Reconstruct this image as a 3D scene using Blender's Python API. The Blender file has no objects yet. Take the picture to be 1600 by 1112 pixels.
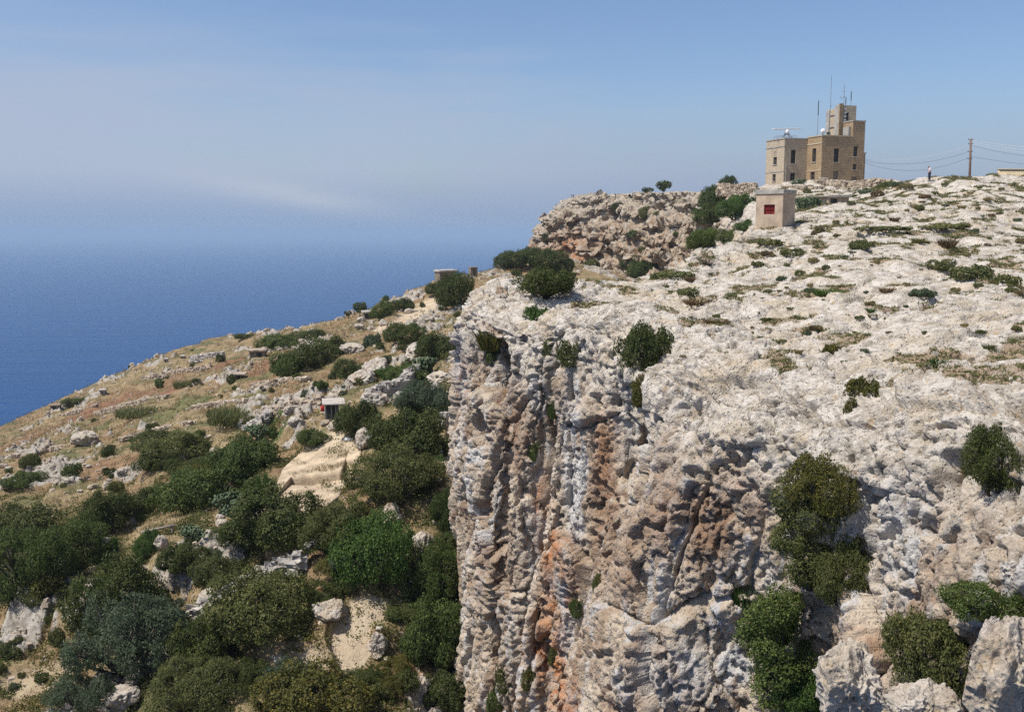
import bpy, bmesh, math, random
import numpy as np
from mathutils import Vector, Matrix
R = math.radians
sc = bpy.context.scene
COL = sc.collection

# ---------------------------------------------------------------- camera, sky, sun, exposure
FPX, CX, CY, PITCH = 1537.0, 800.0, 556.0, R(7.27)     # photograph measured in its own 1600 x 1112 pixels
cam_d = bpy.data.cameras.new('camera'); cam = bpy.data.objects.new('camera', cam_d); COL.objects.link(cam)
cam_d.sensor_width = 36.0; cam_d.lens = FPX / 1600 * 36.0
cam_d.clip_start = 0.1; cam_d.clip_end = 90000
cam.location = (0, 0, 0); cam.rotation_euler = (R(90) - PITCH, 0, 0)
sc.camera = cam

SUN_EL = R(59); SUN_AZ = (-0.92, -0.39)                # the sun stands high, on the left and a little behind the camera
sh = Vector((SUN_AZ[0], SUN_AZ[1], 0)).normalized()
SUN = Vector((sh.x * math.cos(SUN_EL), sh.y * math.cos(SUN_EL), math.sin(SUN_EL)))
sun_d = bpy.data.lights.new('sun', 'SUN'); sun_d.energy = 4.6; sun_d.angle = R(0.5); sun_d.color = (1.0, 0.965, 0.91)
sun = bpy.data.objects.new('sun', sun_d); COL.objects.link(sun)
sun.rotation_euler = SUN.to_track_quat('Z', 'Y').to_euler()

w = bpy.data.worlds.new('World'); sc.world = w; w.use_nodes = True
nt = w.node_tree; N = nt.nodes; L = nt.links
for n in list(N): N.remove(n)
sky = N.new('ShaderNodeTexSky'); sky.sky_type = 'NISHITA'; sky.sun_disc = False
sky.sun_elevation = SUN_EL; sky.sun_rotation = math.atan2(sh.x, sh.y)
sky.altitude = 250; sky.air_density = 1.0; sky.dust_density = 1.6; sky.ozone_density = 1.2
def wn(t, **k):
    n = N.new(t)
    for a, b in k.items(): setattr(n, a, b)
    return n
tc = wn('ShaderNodeTexCoord'); sep = wn('ShaderNodeSeparateXYZ'); L.new(tc.outputs['Generated'], sep.inputs[0])
def mapping(scale, loc=(0, 0, 0), rot=(0, 0, 0)):
    m = wn('ShaderNodeMapping'); m.inputs['Scale'].default_value = scale; m.inputs['Location'].default_value = loc
    m.inputs['Rotation'].default_value = rot
    L.new(tc.outputs['Generated'], m.inputs[0]); return m
def noise_w(scale, detail, vec, rough=.5, dist=0):
    n = wn('ShaderNodeTexNoise'); n.inputs['Scale'].default_value = scale; n.inputs['Detail'].default_value = detail
    n.inputs['Roughness'].default_value = rough; n.inputs['Distortion'].default_value = dist
    L.new(vec.outputs[0], n.inputs['Vector']); return n
def ramp_w(src, stops):
    r = wn('ShaderNodeValToRGB'); L.new(src, r.inputs[0]); cr = r.color_ramp; cr.interpolation = 'EASE'
    while len(cr.elements) < len(stops): cr.elements.new(0.5)
    for e, (p, v) in zip(cr.elements, stops): e.position = p; e.color = (v, v, v, 1)
    return r
def math_w(op, a, b):
    m = wn('ShaderNodeMath', operation=op)
    for i, s in enumerate((a, b)):
        if isinstance(s, (int, float)): m.inputs[i].default_value = s
        else: L.new(s, m.inputs[i])
    return m.outputs[0]
def mixc_w(fac, a, b):
    m = wn('ShaderNodeMix', data_type='RGBA')
    if isinstance(fac, (int, float)): m.inputs[0].default_value = fac
    else: L.new(fac, m.inputs[0])
    for i, s in ((6, a), (7, b)):
        if isinstance(s, tuple): m.inputs[i].default_value = (*s, 1)
        else: L.new(s, m.inputs[i])
    return m.outputs[2]
SKY_STRENGTH = 0.094
# thin cirrus veil: soft sheets of cloud lying across the lower sky, thickest on the left
v1 = noise_w(1.6, 5, mapping((1.2, 1.2, 5.5), (0.3, 0, 0.2), (0, R(9), 0)), .5, .4)
v2 = noise_w(5.0, 4, mapping((1.0, 1.0, 7.0), (0, 1.3, 0), (0, R(6), 0)), .55, .2)
veil = math_w('ADD', math_w('MULTIPLY', v1.outputs[0], .75), math_w('MULTIPLY', v2.outputs[0], .25))
# height of the veil's upper edge falls to the right
edge = math_w('ADD', math_w('ADD', sep.outputs['Z'], math_w('MULTIPLY', sep.outputs['X'], .16)), math_w('MULTIPLY', math_w('ADD', v2.outputs[0], -.5), .22))
band = ramp_w(edge, [(0.0, 1.0), (0.05, 1.0), (0.19, .0), (1.0, 0.0)])
vm = math_w('MULTIPLY', band.outputs[0], ramp_w(veil, [(0.40, .30), (0.58, 1.0)]).outputs[0])
tint = wn('ShaderNodeMix', data_type='RGBA', blend_type='MULTIPLY'); tint.inputs[0].default_value = 1
L.new(sky.outputs[0], tint.inputs[6]); tint.inputs[7].default_value = (.98, 1.07, 1.24, 1)
c = mixc_w(math_w('MULTIPLY', vm, .92), tint.outputs[2], (3.95, 4.62, 6.05))
low = ramp_w(sep.outputs['Z'], [(0.0, 1.0), (0.008, 1.0), (0.062, .0), (1.0, 0.0)])
c = mixc_w(math_w('MULTIPLY', low.outputs[0], .95), c, (2.75, 3.68, 5.38))
low2 = ramp_w(sep.outputs['Z'], [(0.0, 1.0), (0.02, 1.0), (0.15, .0), (1.0, 0.0)])
c = mixc_w(math_w('MULTIPLY', low2.outputs[0], math_w('MULTIPLY', ramp_w(math_w('ADD', math_w('MULTIPLY', sep.outputs['X'], 1.0), .5), [(0.30, 0.0), (0.75, 1.0)]).outputs[0], .72)), c, (3.05, 3.72, 5.0))
# a small brighter streak low on the left
st = noise_w(7, 4, mapping((1, 1, 6.5), (0, 0, .55), (0, R(10), 0)), .5, .3)
dx = math_w('MULTIPLY', math_w('ADD', sep.outputs['X'], .215), 12); dz = math_w('MULTIPLY', math_w('ADD', math_w('ADD', sep.outputs['Z'], -.034), math_w('MULTIPLY', math_w('ADD', sep.outputs['X'], .215), .16)), 80)
g = math_w('POWER', 2.718, math_w('MULTIPLY', math_w('ADD', math_w('MULTIPLY', dx, dx), math_w('MULTIPLY', dz, dz)), -1))
c = mixc_w(math_w('MULTIPLY', g, math_w('MULTIPLY', st.outputs[0], .95)), c, (5.2, 5.6, 6.3))
bg = wn('ShaderNodeBackground'); bg.inputs[1].default_value = SKY_STRENGTH
L.new(c, bg.inputs[0]); out = wn('ShaderNodeOutputWorld'); L.new(bg.outputs[0], out.inputs[0])

sc.view_settings.view_transform = 'Standard'; sc.view_settings.look = 'None'
sc.view_settings.exposure = 0.2; sc.view_settings.gamma = 1.0; sc.view_settings.use_curve_mapping = False
cy = sc.cycles
cy.max_bounces = 5; cy.diffuse_bounces = 3; cy.glossy_bounces = 2; cy.transmission_bounces = 2; cy.volume_bounces = 1
cy.use_denoising = False; cy.denoiser = 'OPENIMAGEDENOISE'; cy.denoising_input_passes = 'RGB_ALBEDO_NORMAL'; cy.denoising_prefilter = 'ACCURATE'; cy.caustics_reflective = False; cy.caustics_refractive = False
cy.use_adaptive_sampling = True; cy.adaptive_threshold = 0.015
SEA_Z = -235.0

# ---------------------------------------------------------------- helpers
CP, SP = math.cos(PITCH), math.sin(PITCH)
def un(px, py, d):
    """the point of the place seen at a photograph pixel, d metres ahead of the camera (along y)"""
    a = (px - CX) / FPX; b = (CY - py) / FPX
    v = Vector((a, CP + b * SP, -SP + b * CP)); return v * (d / v.y)
def ray(px, py):
    a = (px - CX) / FPX; b = (CY - py) / FPX
    return Vector((a, CP + b * SP, -SP + b * CP)).normalized()
def proj(p):
    dep = p[1] * CP - p[2] * SP
    return CX + FPX * p[0] / dep, CY - FPX * (p[1] * SP + p[2] * CP) / dep

rng = np.random.default_rng(7)
_P = rng.permutation(256).astype(np.int32); _P = np.concatenate([_P, _P])
_G = rng.normal(size=(256, 3)).astype(np.float32); _G /= np.linalg.norm(_G, axis=1, keepdims=True)
def _perlin(p):
    f = np.floor(p); i = f.astype(np.int32) & 255; t = p - f
    u = t * t * t * (t * (t * 6 - 15) + 10)
    x, y, z = i[:, 0], i[:, 1], i[:, 2]; tx, ty, tz = t[:, 0], t[:, 1], t[:, 2]
    x1, y1, z1 = (x + 1) & 255, (y + 1) & 255, (z + 1) & 255
    a0 = _P[x]; a1 = _P[x1]
    def g(a, yy, zz, dx, dy, dz):
        h = _P[_P[a + yy] + zz]; q = _G[h]
        return q[:, 0] * (tx - dx) + q[:, 1] * (ty - dy) + q[:, 2] * (tz - dz)
    ux, uy, uz = u[:, 0], u[:, 1], u[:, 2]
    def lx(yy, zz, dy, dz):
        A = g(a0, yy, zz, 0, dy, dz); B = g(a1, yy, zz, 1, dy, dz); return A + (B - A) * ux
    c00 = lx(y, z, 0, 0); c10 = lx(y1, z, 1, 0); c01 = lx(y, z1, 0, 1); c11 = lx(y1, z1, 1, 1)
    c0 = c00 + (c10 - c00) * uy; c1 = c01 + (c11 - c01) * uy
    return (c0 + (c1 - c0) * uz) * 1.5
def perlin(p, scale=1.0, off=0.0):
    p = np.asarray(p, np.float32).reshape(-1, 3)
    s = np.asarray(scale, np.float32)
    o = np.empty(len(p), np.float32)
    for k in range(0, len(p), 200000):
        o[k:k + 200000] = _perlin(p[k:k + 200000] / s + np.float32(off))
    return o
def fbm(p, scale, octs=3, off=0.0, gain=.5):
    o = 0; a = 1.0; s = np.asarray(scale, np.float32)
    for k in range(octs):
        o = o + a * perlin(p, s, off + 17.3 * k); a *= gain; s = s / 2.03
    return o
def sstep(a, b, x):
    t = np.clip((x - a) / (b - a), 0, 1); return t * t * (3 - 2 * t)

_J = rng.uniform(.1, .9, size=(256, 3)).astype(np.float32); _U = rng.uniform(-1, 1, 256).astype(np.float32)
def facets(p, scale, off=0):
    """broken rock: nearest random cell -> (tilted plane value, step value, distance to the crack between blocks)"""
    p = np.asarray(p, np.float32).reshape(-1, 3); s = np.asarray(scale, np.float32); A = np.empty(len(p), np.float32); B = A.copy(); C = A.copy()
    for k in range(0, len(p), 200000):
        q = p[k:k + 200000] / s + np.float32(off); f = np.floor(q - .5).astype(np.int32); n = len(q)
        d1 = np.full(n, 9., np.float32); d2 = d1.copy(); tl = np.zeros(n, np.float32); st_ = np.zeros(n, np.float32)
        for dx in (0, 1):
            for dy in (0, 1):
                for dz in (0, 1):
                    i = (f + (dx, dy, dz)).astype(np.int32); h = _P[_P[_P[i[:, 0] & 255] + (i[:, 1] & 255)] + (i[:, 2] & 255)]
                    v = q - (i + _J[h]); d = np.sqrt((v * v).sum(1)); near_ = d < d1
                    d2 = np.where(near_, d1, np.minimum(d2, d)); tl = np.where(near_, (v * _G[(h * 7 + 3) & 255]).sum(1), tl); st_ = np.where(near_, _U[h], st_); d1 = np.where(near_, d, d1)
        A[k:k + 200000] = tl; B[k:k + 200000] = st_; C[k:k + 200000] = d2 - d1
    return A, B, C

class TPS:
    def __init__(self, xy, z, lam=1e-4):
        self.c = np.array(xy, float); self.s = 80.0; c = self.c / self.s; n = len(c)
        K = self.phi(((c[:, None] - c[None]) ** 2).sum(-1)) + lam * np.eye(n)
        Pm = np.c_[np.ones(n), c]; A = np.zeros((n + 3, n + 3)); A[:n, :n] = K; A[:n, n:] = Pm; A[n:, :n] = Pm.T
        self.w = np.linalg.solve(A, np.r_[np.array(z, float), 0, 0, 0]); self.cs = c
    @staticmethod
    def phi(r2): return np.where(r2 > 1e-12, .5 * r2 * np.log(np.maximum(r2, 1e-12)), 0)
    def __call__(self, x, y):
        x = np.asarray(x, float); y = np.asarray(y, float); sh_ = np.broadcast(x, y).shape
        q = np.c_[np.broadcast_to(x, sh_).ravel(), np.broadcast_to(y, sh_).ravel()] / self.s; o = np.empty(len(q)); n = len(self.cs)
        for k in range(0, len(q), 100000):
            s = q[k:k + 100000]
            o[k:k + 100000] = self.phi(((s[:, None] - self.cs[None]) ** 2).sum(-1)) @ self.w[:n] + self.w[n] + s @ self.w[n + 1:]
        return o.reshape(sh_)

def tag(o, label=None, cat=None, group=None, kind=None):
    if label: o['label'] = label
    if cat: o['category'] = cat
    if group: o['group'] = group
    if kind: o['kind'] = kind
    return o
def empty(name, loc, rz=0.0):
    o = bpy.data.objects.new(name, None); COL.objects.link(o); o.location = loc; o.rotation_euler = (0, 0, rz)
    o.empty_display_size = .3; return o
def link(name, me, parent=None, mat=None):
    o = bpy.data.objects.new(name, me); COL.objects.link(o)
    if parent: o.parent = parent
    if mat:
        me.materials.clear(); me.materials.append(mat)
    return o
def np_mesh(name, V, F, smooth=True):
    V = np.ascontiguousarray(V, np.float32).reshape(-1, 3); F = np.ascontiguousarray(F, np.int32); nf, k = F.shape
    me = bpy.data.meshes.new(name); me.vertices.add(len(V)); me.vertices.foreach_set('co', V.ravel())
    me.loops.add(nf * k); me.loops.foreach_set('vertex_index', F.ravel())
    me.polygons.add(nf); me.polygons.foreach_set('loop_start', np.arange(0, nf * k, k, dtype=np.int32))
    me.polygons.foreach_set('loop_total', np.full(nf, k, np.int32))
    me.polygons.foreach_set('use_smooth', np.full(nf, smooth, bool))
    me.update(calc_edges=True); return me
def grid_faces(nr, nc, flip=False):
    i = np.arange(nr * nc).reshape(nr, nc)
    f = np.stack([i[:-1, :-1], i[:-1, 1:], i[1:, 1:], i[1:, :-1]], -1).reshape(-1, 4)
    return f[:, ::-1] if flip else f
def attr(me, name, v):
    a = me.attributes.new(name, 'FLOAT', 'POINT'); a.data.foreach_set('value', np.ascontiguousarray(v, np.float32).ravel())
def grid_normals(P):
    du = np.gradient(P, axis=1); dv = np.gradient(P, axis=0)
    n = np.cross(du, dv); return n / np.maximum(np.linalg.norm(n, axis=-1, keepdims=True), 1e-9)
def blur(a, n):
    for _ in range(n):
        a = (np.pad(a, ((1, 1), (0, 0)) + ((0, 0),) * (a.ndim - 2), mode='edge'))
        a = (a[:-2] + a[1:-1] * 2 + a[2:]) / 4
        a = (np.pad(a, ((0, 0), (1, 1)) + ((0, 0),) * (a.ndim - 2), mode='edge'))
        a = (a[:, :-2] + a[:, 1:-1] * 2 + a[:, 2:]) / 4
    return a
def spline(pts, n_or_t):
    """Catmull-Rom through rows of pts at parameters 0..len-1"""
    p = np.array(pts, float); t = np.asarray(n_or_t, float); i = np.clip(t.astype(int), 0, len(p) - 2); f = (t - i)[:, None]
    g = lambda k: p[np.clip(i + k, 0, len(p) - 1)]
    a, b, c_, d = g(-1), g(0), g(1), g(2)
    return .5 * (2 * b + (c_ - a) * f + (2 * a - 5 * b + 4 * c_ - d) * f ** 2 + (3 * b - a - 3 * c_ + d) * f ** 3)

# ---------------------------------------------------------------- node material helper
class Mat:
    def __init__(s, name):
        s.m = bpy.data.materials.new(name); s.m.use_nodes = True; s.t = s.m.node_tree; s.N = s.t.nodes; s.L = s.t.links
        s.b = s.N['Principled BSDF']; s.out = s.N['Material Output']; s.b.inputs['Roughness'].default_value = .9
        s.b.inputs['Specular IOR Level'].default_value = .15; s.geo = s.n('ShaderNodeNewGeometry')
    def n(s, t, **k):
        n = s.N.new(t)
        for a, b in k.items(): setattr(n, a, b)
        return n
    def put(s, sock, v):
        if v is None: return
        if isinstance(v, (int, float)): sock.default_value = v
        elif isinstance(v, tuple): sock.default_value = v if len(v) == len(sock.default_value) else (*v, 1)
        else: s.L.new(v, sock)
    def pos(s, scale=(1, 1, 1), obj=False, loc=(0, 0, 0), rot=(0, 0, 0)):
        m = s.n('ShaderNodeMapping'); m.inputs['Scale'].default_value = scale; m.inputs['Location'].default_value = loc; m.inputs['Rotation'].default_value = rot
        if obj: s.L.new(s.n('ShaderNodeTexCoord').outputs['Object'], m.inputs[0])
        else: s.L.new(s.geo.outputs['Position'], m.inputs[0])
        return m.outputs[0]
    def noise(s, scale, detail=3, vec=None, rough=.55, dist=0.0):
        n = s.n('ShaderNodeTexNoise'); n.inputs['Scale'].default_value = scale; n.inputs['Detail'].default_value = detail
        n.inputs['Roughness'].default_value = rough; n.inputs['Distortion'].default_value = dist
        s.L.new(vec if vec is not None else s.pos(), n.inputs['Vector']); return n.outputs[0]
    def voro(s, scale, vec=None, feature='F1', out='Distance', rnd=1.0):
        n = s.n('ShaderNodeTexVoronoi', feature=feature); n.inputs['Scale'].default_value = scale; n.inputs['Randomness'].default_value = rnd
        s.L.new(vec if vec is not None else s.pos(), n.inputs['Vector']); return n.outputs[out]
    def step(s, v, a, b):
        n = s.n('ShaderNodeMapRange', interpolation_type='SMOOTHSTEP'); s.put(n.inputs[0], v); n.inputs[1].default_value = a; n.inputs[2].default_value = b
        return n.outputs[0]
    def op(s, o, a, b=None):
        n = s.n('ShaderNodeMath', operation=o); s.put(n.inputs[0], a); s.put(n.inputs[1], b); return n.outputs[0]
    def mix(s, f, a, b, mode='MIX'):
        n = s.n('ShaderNodeMix', data_type='RGBA', blend_type=mode); s.put(n.inputs[0], f); s.put(n.inputs[6], a); s.put(n.inputs[7], b); return n.outputs[2]
    def attr(s, name): return s.n('ShaderNodeAttribute', attribute_name=name).outputs['Fac']
    def color(s, c): s.put(s.b.inputs['Base Color'], c)
    def bump(s, h, dist, strength=1.0, prev=None):
        n = s.n('ShaderNodeBump'); n.inputs['Strength'].default_value = strength; n.inputs['Distance'].default_value = dist
        s.put(n.inputs['Height'], h)
        if prev is not None: s.L.new(prev, n.inputs['Normal'])
        s.L.new(n.outputs[0], s.b.inputs['Normal']); return n.outputs[0]
def simple(name, col, rough=.8, var=.12, scale=3.0, bump=0.0, metal=0.0):
    m = Mat(name); n = m.noise(scale, 4, m.pos(obj=True)); f = m.step(n, .3, .7)
    a = tuple(max(0, x * (1 - var)) for x in col); b = tuple(x * (1 + var) for x in col)
    m.color(m.mix(f, a, b)); m.b.inputs['Roughness'].default_value = rough; m.b.inputs['Metallic'].default_value = metal
    if bump: m.bump(m.noise(scale * 6, 4, m.pos(obj=True)), bump)
    return m.m
# ---------------------------------------------------------------- rock and ground materials
def rock_material(name, far=False):
    m = Mat(name); p = m.pos(); ps = m.pos((1, 1, .35))
    face = m.attr('face'); iron = m.attr('iron')
    n1 = m.noise(.45, 4, p); n2 = m.noise(1.7, 5, p, .6); n3 = m.noise(7.0, 4, p, .65); ns = m.noise(.6, 5, ps, .6, .6)
    c_top = m.mix(m.step(n2, .32, .62), (.36, .305, .235), (.585, .525, .445))
    c_top = m.mix(m.op('MULTIPLY', m.step(n1, .48, .66), .55), c_top, (.47, .37, .24))                 # yellowish weathering
    c_face = m.mix(m.step(ns, .34, .62), (.34, .25, .168), (.54, .445, .335))
    c_face = m.mix(m.op('MULTIPLY', m.step(m.noise(.9, 5, m.pos((1, 1, .25), loc=(5, 3, 1)), .6, .8), .50, .62), .85), c_face, (.50, .48, .45))   # grey white runs
    c_face = m.mix(m.op('MULTIPLY', m.step(m.noise(.5, 4, m.pos((1, 1, .5), loc=(9, 1, 4)), .6, .5), .50, .64), .7), c_face, (.25, .150, .090))   # brown stain
    pale = m.attr('pale')
    c_face = m.mix(m.op('MULTIPLY', m.step(pale, .05, .8), m.step(m.noise(1.3, 5, ps, .65), .30, .55)), c_face, (.53, .495, .45))
    c_face = m.mix(m.op('MULTIPLY', m.step(m.op('MULTIPLY', pale, -1.0), .05, .8), m.step(m.noise(1.1, 5, m.pos((1, 1, .35), loc=(4, 4, 4)), .65), .30, .55)), c_face, (.27, .17, .105))
    c = m.mix(face, c_top, c_face)
    c = m.mix(m.op('MULTIPLY', m.step(n3, .52, .70), .45), c, (.27, .25, .225))                          # grey lichen freckles
    c = m.mix(m.op('MULTIPLY', m.step(m.noise(2.6, 4, m.pos(loc=(3, 7, 2)), .6), .57, .65), .5), c, (.17, .16, .145))   # dark lichen patches
    och = m.step(m.noise(3.2, 3, m.pos(loc=(1, 2, 8)), .6), .62, .72)
    c = m.mix(m.op('MULTIPLY', och, m.op('SUBTRACT', .55, m.op('MULTIPLY', face, .35))), c, (.42, .25, .08))  # ochre lichen
    rust = m.mix(m.step(n2, .3, .7), (.36, .13, .045), (.46, .22, .10))
    c = m.mix(m.op('MULTIPLY', iron, m.step(m.noise(1.1, 5, ps, .65), .36, .60)), c, rust)
    c = m.mix(m.attr('soil'), c, m.mix(m.step(n3, .3, .7), (.20, .115, .06), (.33, .23, .13)))
    c = m.mix(1.0, c, m.mix(m.step(m.noise(22, 3, p), .25, .75), (.84, .84, .84), (1.12, 1.12, 1.12)), 'MULTIPLY')
    m.color(c)
    pits = m.step(m.voro(9 if not far else 2.0, m.pos((1, 1, .8))), .08, .42)
    h = m.op('ADD', m.op('MULTIPLY', m.noise(6 if not far else 1.5, 8, p, .68), 1.0), m.op('MULTIPLY', pits, .35))
    if far: c2 = m.mix(1.0, c, (.80, .77, .73), 'MULTIPLY'); m.color(c2)
    m.bump(h, .12 if not far else .35, .95)
    m.b.inputs['Specular IOR Level'].default_value = .08
    return m.m

def pxpy(P):
    dep = P[..., 1] * CP - P[..., 2] * SP; return CX + FPX * P[..., 0] / dep, CY - FPX * (P[..., 1] * SP + P[..., 2] * CP) / dep
def rough_rock(P, Nn, amp, spacing, zs=1.0, pits=1.0, fscale=(1.0, 1.0, .8), facem=None):
    """karst relief along the normals: lumps, creases, solution pits; amp and spacing per vertex"""
    shp = P.shape; p = P.reshape(-1, 3).astype(np.float32); s = (1, 1, zs)
    warp = np.stack([perlin(p, 1.3, 31.0), perlin(p, 1.3, 57.0), perlin(p, 1.3, 83.0)], -1) * .14
    q = p + warp; sp = spacing.ravel()
    def w(scale): return np.clip(2.2 - 5.0 * sp / scale, 0, 1)
    def S(k): return np.array(s) * k
    fm = facem.ravel()
    d = .36 * perlin(q, S(3.4), 3.0) + w(1.5) * .10 * (1 - fm) * (np.abs(perlin(q, S(1.45), 11.0)) * 2 - .55)
    fs = np.array(fscale); qf = q.copy(); qf[:, 2] = (q[:, 2] + 4) / (1 + 1.6 * fm)
    t1, s1, c1 = facets(qf, fs * 1.7, 5.3); t2, s2, c2 = facets(qf, fs * .62, 9.1)
    t3, s3, c3 = facets(q, (3.0, 3.0, 1.1), 2.7); d += (1 - fm) * (.26 * t3 + .16 * s3 - .22 * (1 - sstep(.0, .07, c3)))
    t4, s4, c4 = facets(q, (3.2, 3.2, 5.0), 4.4); d += fm * (.46 * t4 + .30 * s4 - .30 * (1 - sstep(.0, .06, c4)))
    d += w(1.6) * (.26 * t1 + .12 * s1 - .15 * (1 - sstep(.0, .09, c1)))
    d += w(.6) * (.12 * t2 + .045 * s2 - .06 * (1 - sstep(.0, .12, c2)))
    d -= fm * w(1.0) * .05 * (np.abs(perlin(qf, .55, 33.0)) * 2 - .5)
    d -= w(.4) * (.045 + .015 * fm) * (np.abs(perlin(q, S(.42), 23.0)) * 2 - .5)
    d -= w(.2) * (.02 + .035 * fm) * (np.abs(perlin(q, .19, 29.0)) * 2 - .5)
    m1 = sstep(-.20, .22, perlin(q, 2.2, 41.0))
    pt = w(.8) * .42 * sstep(.30, .40, perlin(q, S(.80), 47.0)) * m1
    pt += w(.4) * .26 * sstep(.29, .36, perlin(q, S(.42), 53.0)) * (.3 + .7 * m1)
    pt += w(.17) * .13 * sstep(.20, .30, perlin(q, .20, 61.0))
    pt += fm * w(.3) * .22 * sstep(.32, .40, perlin(q, (.30, .30, .26), 91.0)) * (.4 + .6 * m1)
    pt += fm * w(.17) * .12 * sstep(.30, .38, perlin(q, .16, 97.0))
    pt += (1 - fm) * w(.4) * .16 * sstep(.26, .36, perlin(q, (.45, .45, .4), 93.0))
    d -= pits * pt
    d += w(.13) * (.012 + .024 * fm) * perlin(q, .10, 67.0)
    return P + Nn * (d.reshape(shp[:2]) * amp)[..., None]

# ---------------------------------------------------------------- sea
m = Mat('sea_water'); p = m.pos()
m.color(m.mix(m.step(m.noise(.004, 4, m.pos((1, 3, 1))), .3, .7), (.001, .040, .136), (.001, .047, .156)))
m.b.inputs['Roughness'].default_value = .28; m.b.inputs['Specular IOR Level'].default_value = .02
b1 = m.bump(m.noise(.05, 5, m.pos((.5, 1.6, 1)), .6), 4.0, .8); m.bump(m.noise(.012, 3, m.pos((.35, 1.8, 1)), .5), 14.0, .5, b1)
SEA_R = 60000
th = np.linspace(0, 2 * math.pi, 97)[:-1]
V = [(0, 0, SEA_Z)]; F = []
sea = bpy.data.meshes.new('sea'); bm = bmesh.new()
rings = [[bm.verts.new((math.sin(a) * r, math.cos(a) * r, SEA_Z)) for a in th] for r in (200, 1200, 5000, 20000, SEA_R)]
bm.faces.new(rings[0][::-1])
for a, b in zip(rings, rings[1:]):
    for i in range(96): bm.faces.new((a[i], b[i], b[(i + 1) % 96], a[(i + 1) % 96]))
bmesh.ops.recalc_face_normals(bm, faces=bm.faces)
bm.to_mesh(sea); bm.free()
o = link('sea', sea, None, m.m); tag(o, 'deep blue sea fading into pale haze', 'sea', kind='structure')

# ---------------------------------------------------------------- hillside below the cliffs
HP = [(50, 1112, 50), (300, 1112, 46), (600, 1112, 45), (735, 1112, 49), (740, 1000, 52), (780, 1112, 50), (0, 900, 64), (300, 900, 58), (600, 900, 53), (735, 900, 55),
      (0, 780, 92), (300, 780, 76), (600, 760, 65), (735, 740, 63), (0, 700, 150), (200, 690, 108), (400, 680, 86), (520, 655, 81), (700, 650, 74),
      (0, 673, 195), (80, 640, 212), (160, 613, 230), (260, 567, 222), (200, 640, 150), (300, 600, 142), (400, 590, 122), (600, 580, 98), (700, 560, 94),
      (360, 530, 215), (430, 522, 205), (450, 545, 165), (500, 511, 200), (560, 494, 190), (600, 500, 165), (640, 505, 150), (700, 480, 140), (620, 488, 178), (660, 462, 185),
      (690, 440, 198), (720, 436, 200), (750, 430, 225), (800, 408, 275), (845, 398, 325), (930, 452, 300), (1000, 462, 260), (880, 432, 300)]
pts = [un(*h) for h in HP]
xy = [(p.x, p.y) for p in pts]; zz = [p.z for p in pts]
for px, py, d in [(-150, 735, 190), (0, 673, 195), (160, 613, 230), (360, 530, 215), (500, 511, 200), (600, 488, 185), (690, 440, 198), (800, 408, 275), (845, 398, 325)]:
    a = un(px, py, d)
    for k, dz in ((1.22, 9), (1.5, 36), (2.2, 140)):
        xy.append((a.x * k - 3 * k, a.y * k)); zz.append(a.z * k - dz)
for x, y, z in [(12, 40, -30), (3, 38, -28), (25, 60, -23), (25, 90, -17), (40, 150, -19), (60, 200, -21), (8, 20, -32), (-25, 25, -23), (-60, 40, -26), (40, 300, -24), (60, 330, -26), (20, 25, -32), (100, 200, -22), (160, 260, -22), (100, 330, -26), (180, 400, -16), (100, 480, -24), (200, 560, -18), (60, 420, -26), (60, 560, -20), (40, 40, -28), (60, 80, -20)]:
    xy.append((x, y)); zz.append(z)
hill_h = TPS(xy, zz)
def hill_hit(px, py, d0=28.0, d1=420.0):
    a = np.geomspace(d0, d1, 900); v = un(px, py, 1.0)
    h = hill_h(v.x * a, a) - v.z * a
    k = np.argmax(h > 0) if (h > 0).any() else len(a) - 1
    return un(px, py, a[max(k, 1)])
nc, nr = 900, 900
pxs = np.linspace(-260, 1150, nc); ds = np.geomspace(24, 560, nr)
X = ((pxs - CX) / FPX)[None] * ds[:, None] * 1.0; Y = np.repeat(ds[:, None], nc, 1)
Z = hill_h(X, Y); Z = np.maximum(Z, SEA_Z - 8)
P3 = np.stack([X, Y, Z], -1).astype(np.float32); flat = P3.reshape(-1, 3)
def el(px, py, wpx, hpx):
    """an ellipse on the slope measured from the photograph -> soft mask in plan"""
    c0 = hill_hit(px, py); r = wpx / FPX * c0.y / 2
    t = hill_hit(px, py - hpx / 2); b = hill_hit(px, py + hpx / 2); ry = max(abs(t.y - b.y) / 2, .3)
    q = ((X - c0.x) / r) ** 2 + ((Y - (t.y + b.y) / 2) / ry) ** 2
    return q
fl2 = flat * np.float32((1, 1, 0)) ; wob = perlin(fl2, 5.0, 3.0).reshape(nr, nc) * .5 + perlin(fl2, 1.6, 5.0).reshape(nr, nc) * .25
def patch(*a): return 1 - sstep(.7, 1.15, el(*a) + wob)
bare = np.maximum.reduce([patch(632, 500, 120, 34), patch(545, 1005, 70, 100), patch(575, 960, 70, 60), patch(470, 1048, 110, 44), patch(400, 1075, 70, 30), patch(500, 735, 130, 110) , patch(720, 700, 60, 70), patch(660, 560, 90, 16) * .6, patch(60, 1075, 140, 60) * .5])
red = np.maximum.reduce([patch(345, 580, 60, 26), patch(420, 572, 70, 24), patch(160, 640, 130, 26), patch(250, 610, 90, 20) * .7, patch(40, 690, 90, 24) * .7, patch(150, 745, 160, 26) * .6, patch(450, 610, 80, 16) * .6])
green = np.maximum.reduce([patch(440, 660, 60, 9), patch(440, 681, 34, 12), patch(275, 645, 120, 22) * .5, patch(640, 620, 120, 30) * .4])
near = 1 - sstep(60, 150, Y)
rk = fbm(fl2, 14.0, 4, 9.0, .6).reshape(nr, nc) + .55 * fbm(fl2, 4.0, 3, 13.0, .6).reshape(nr, nc)
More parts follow.
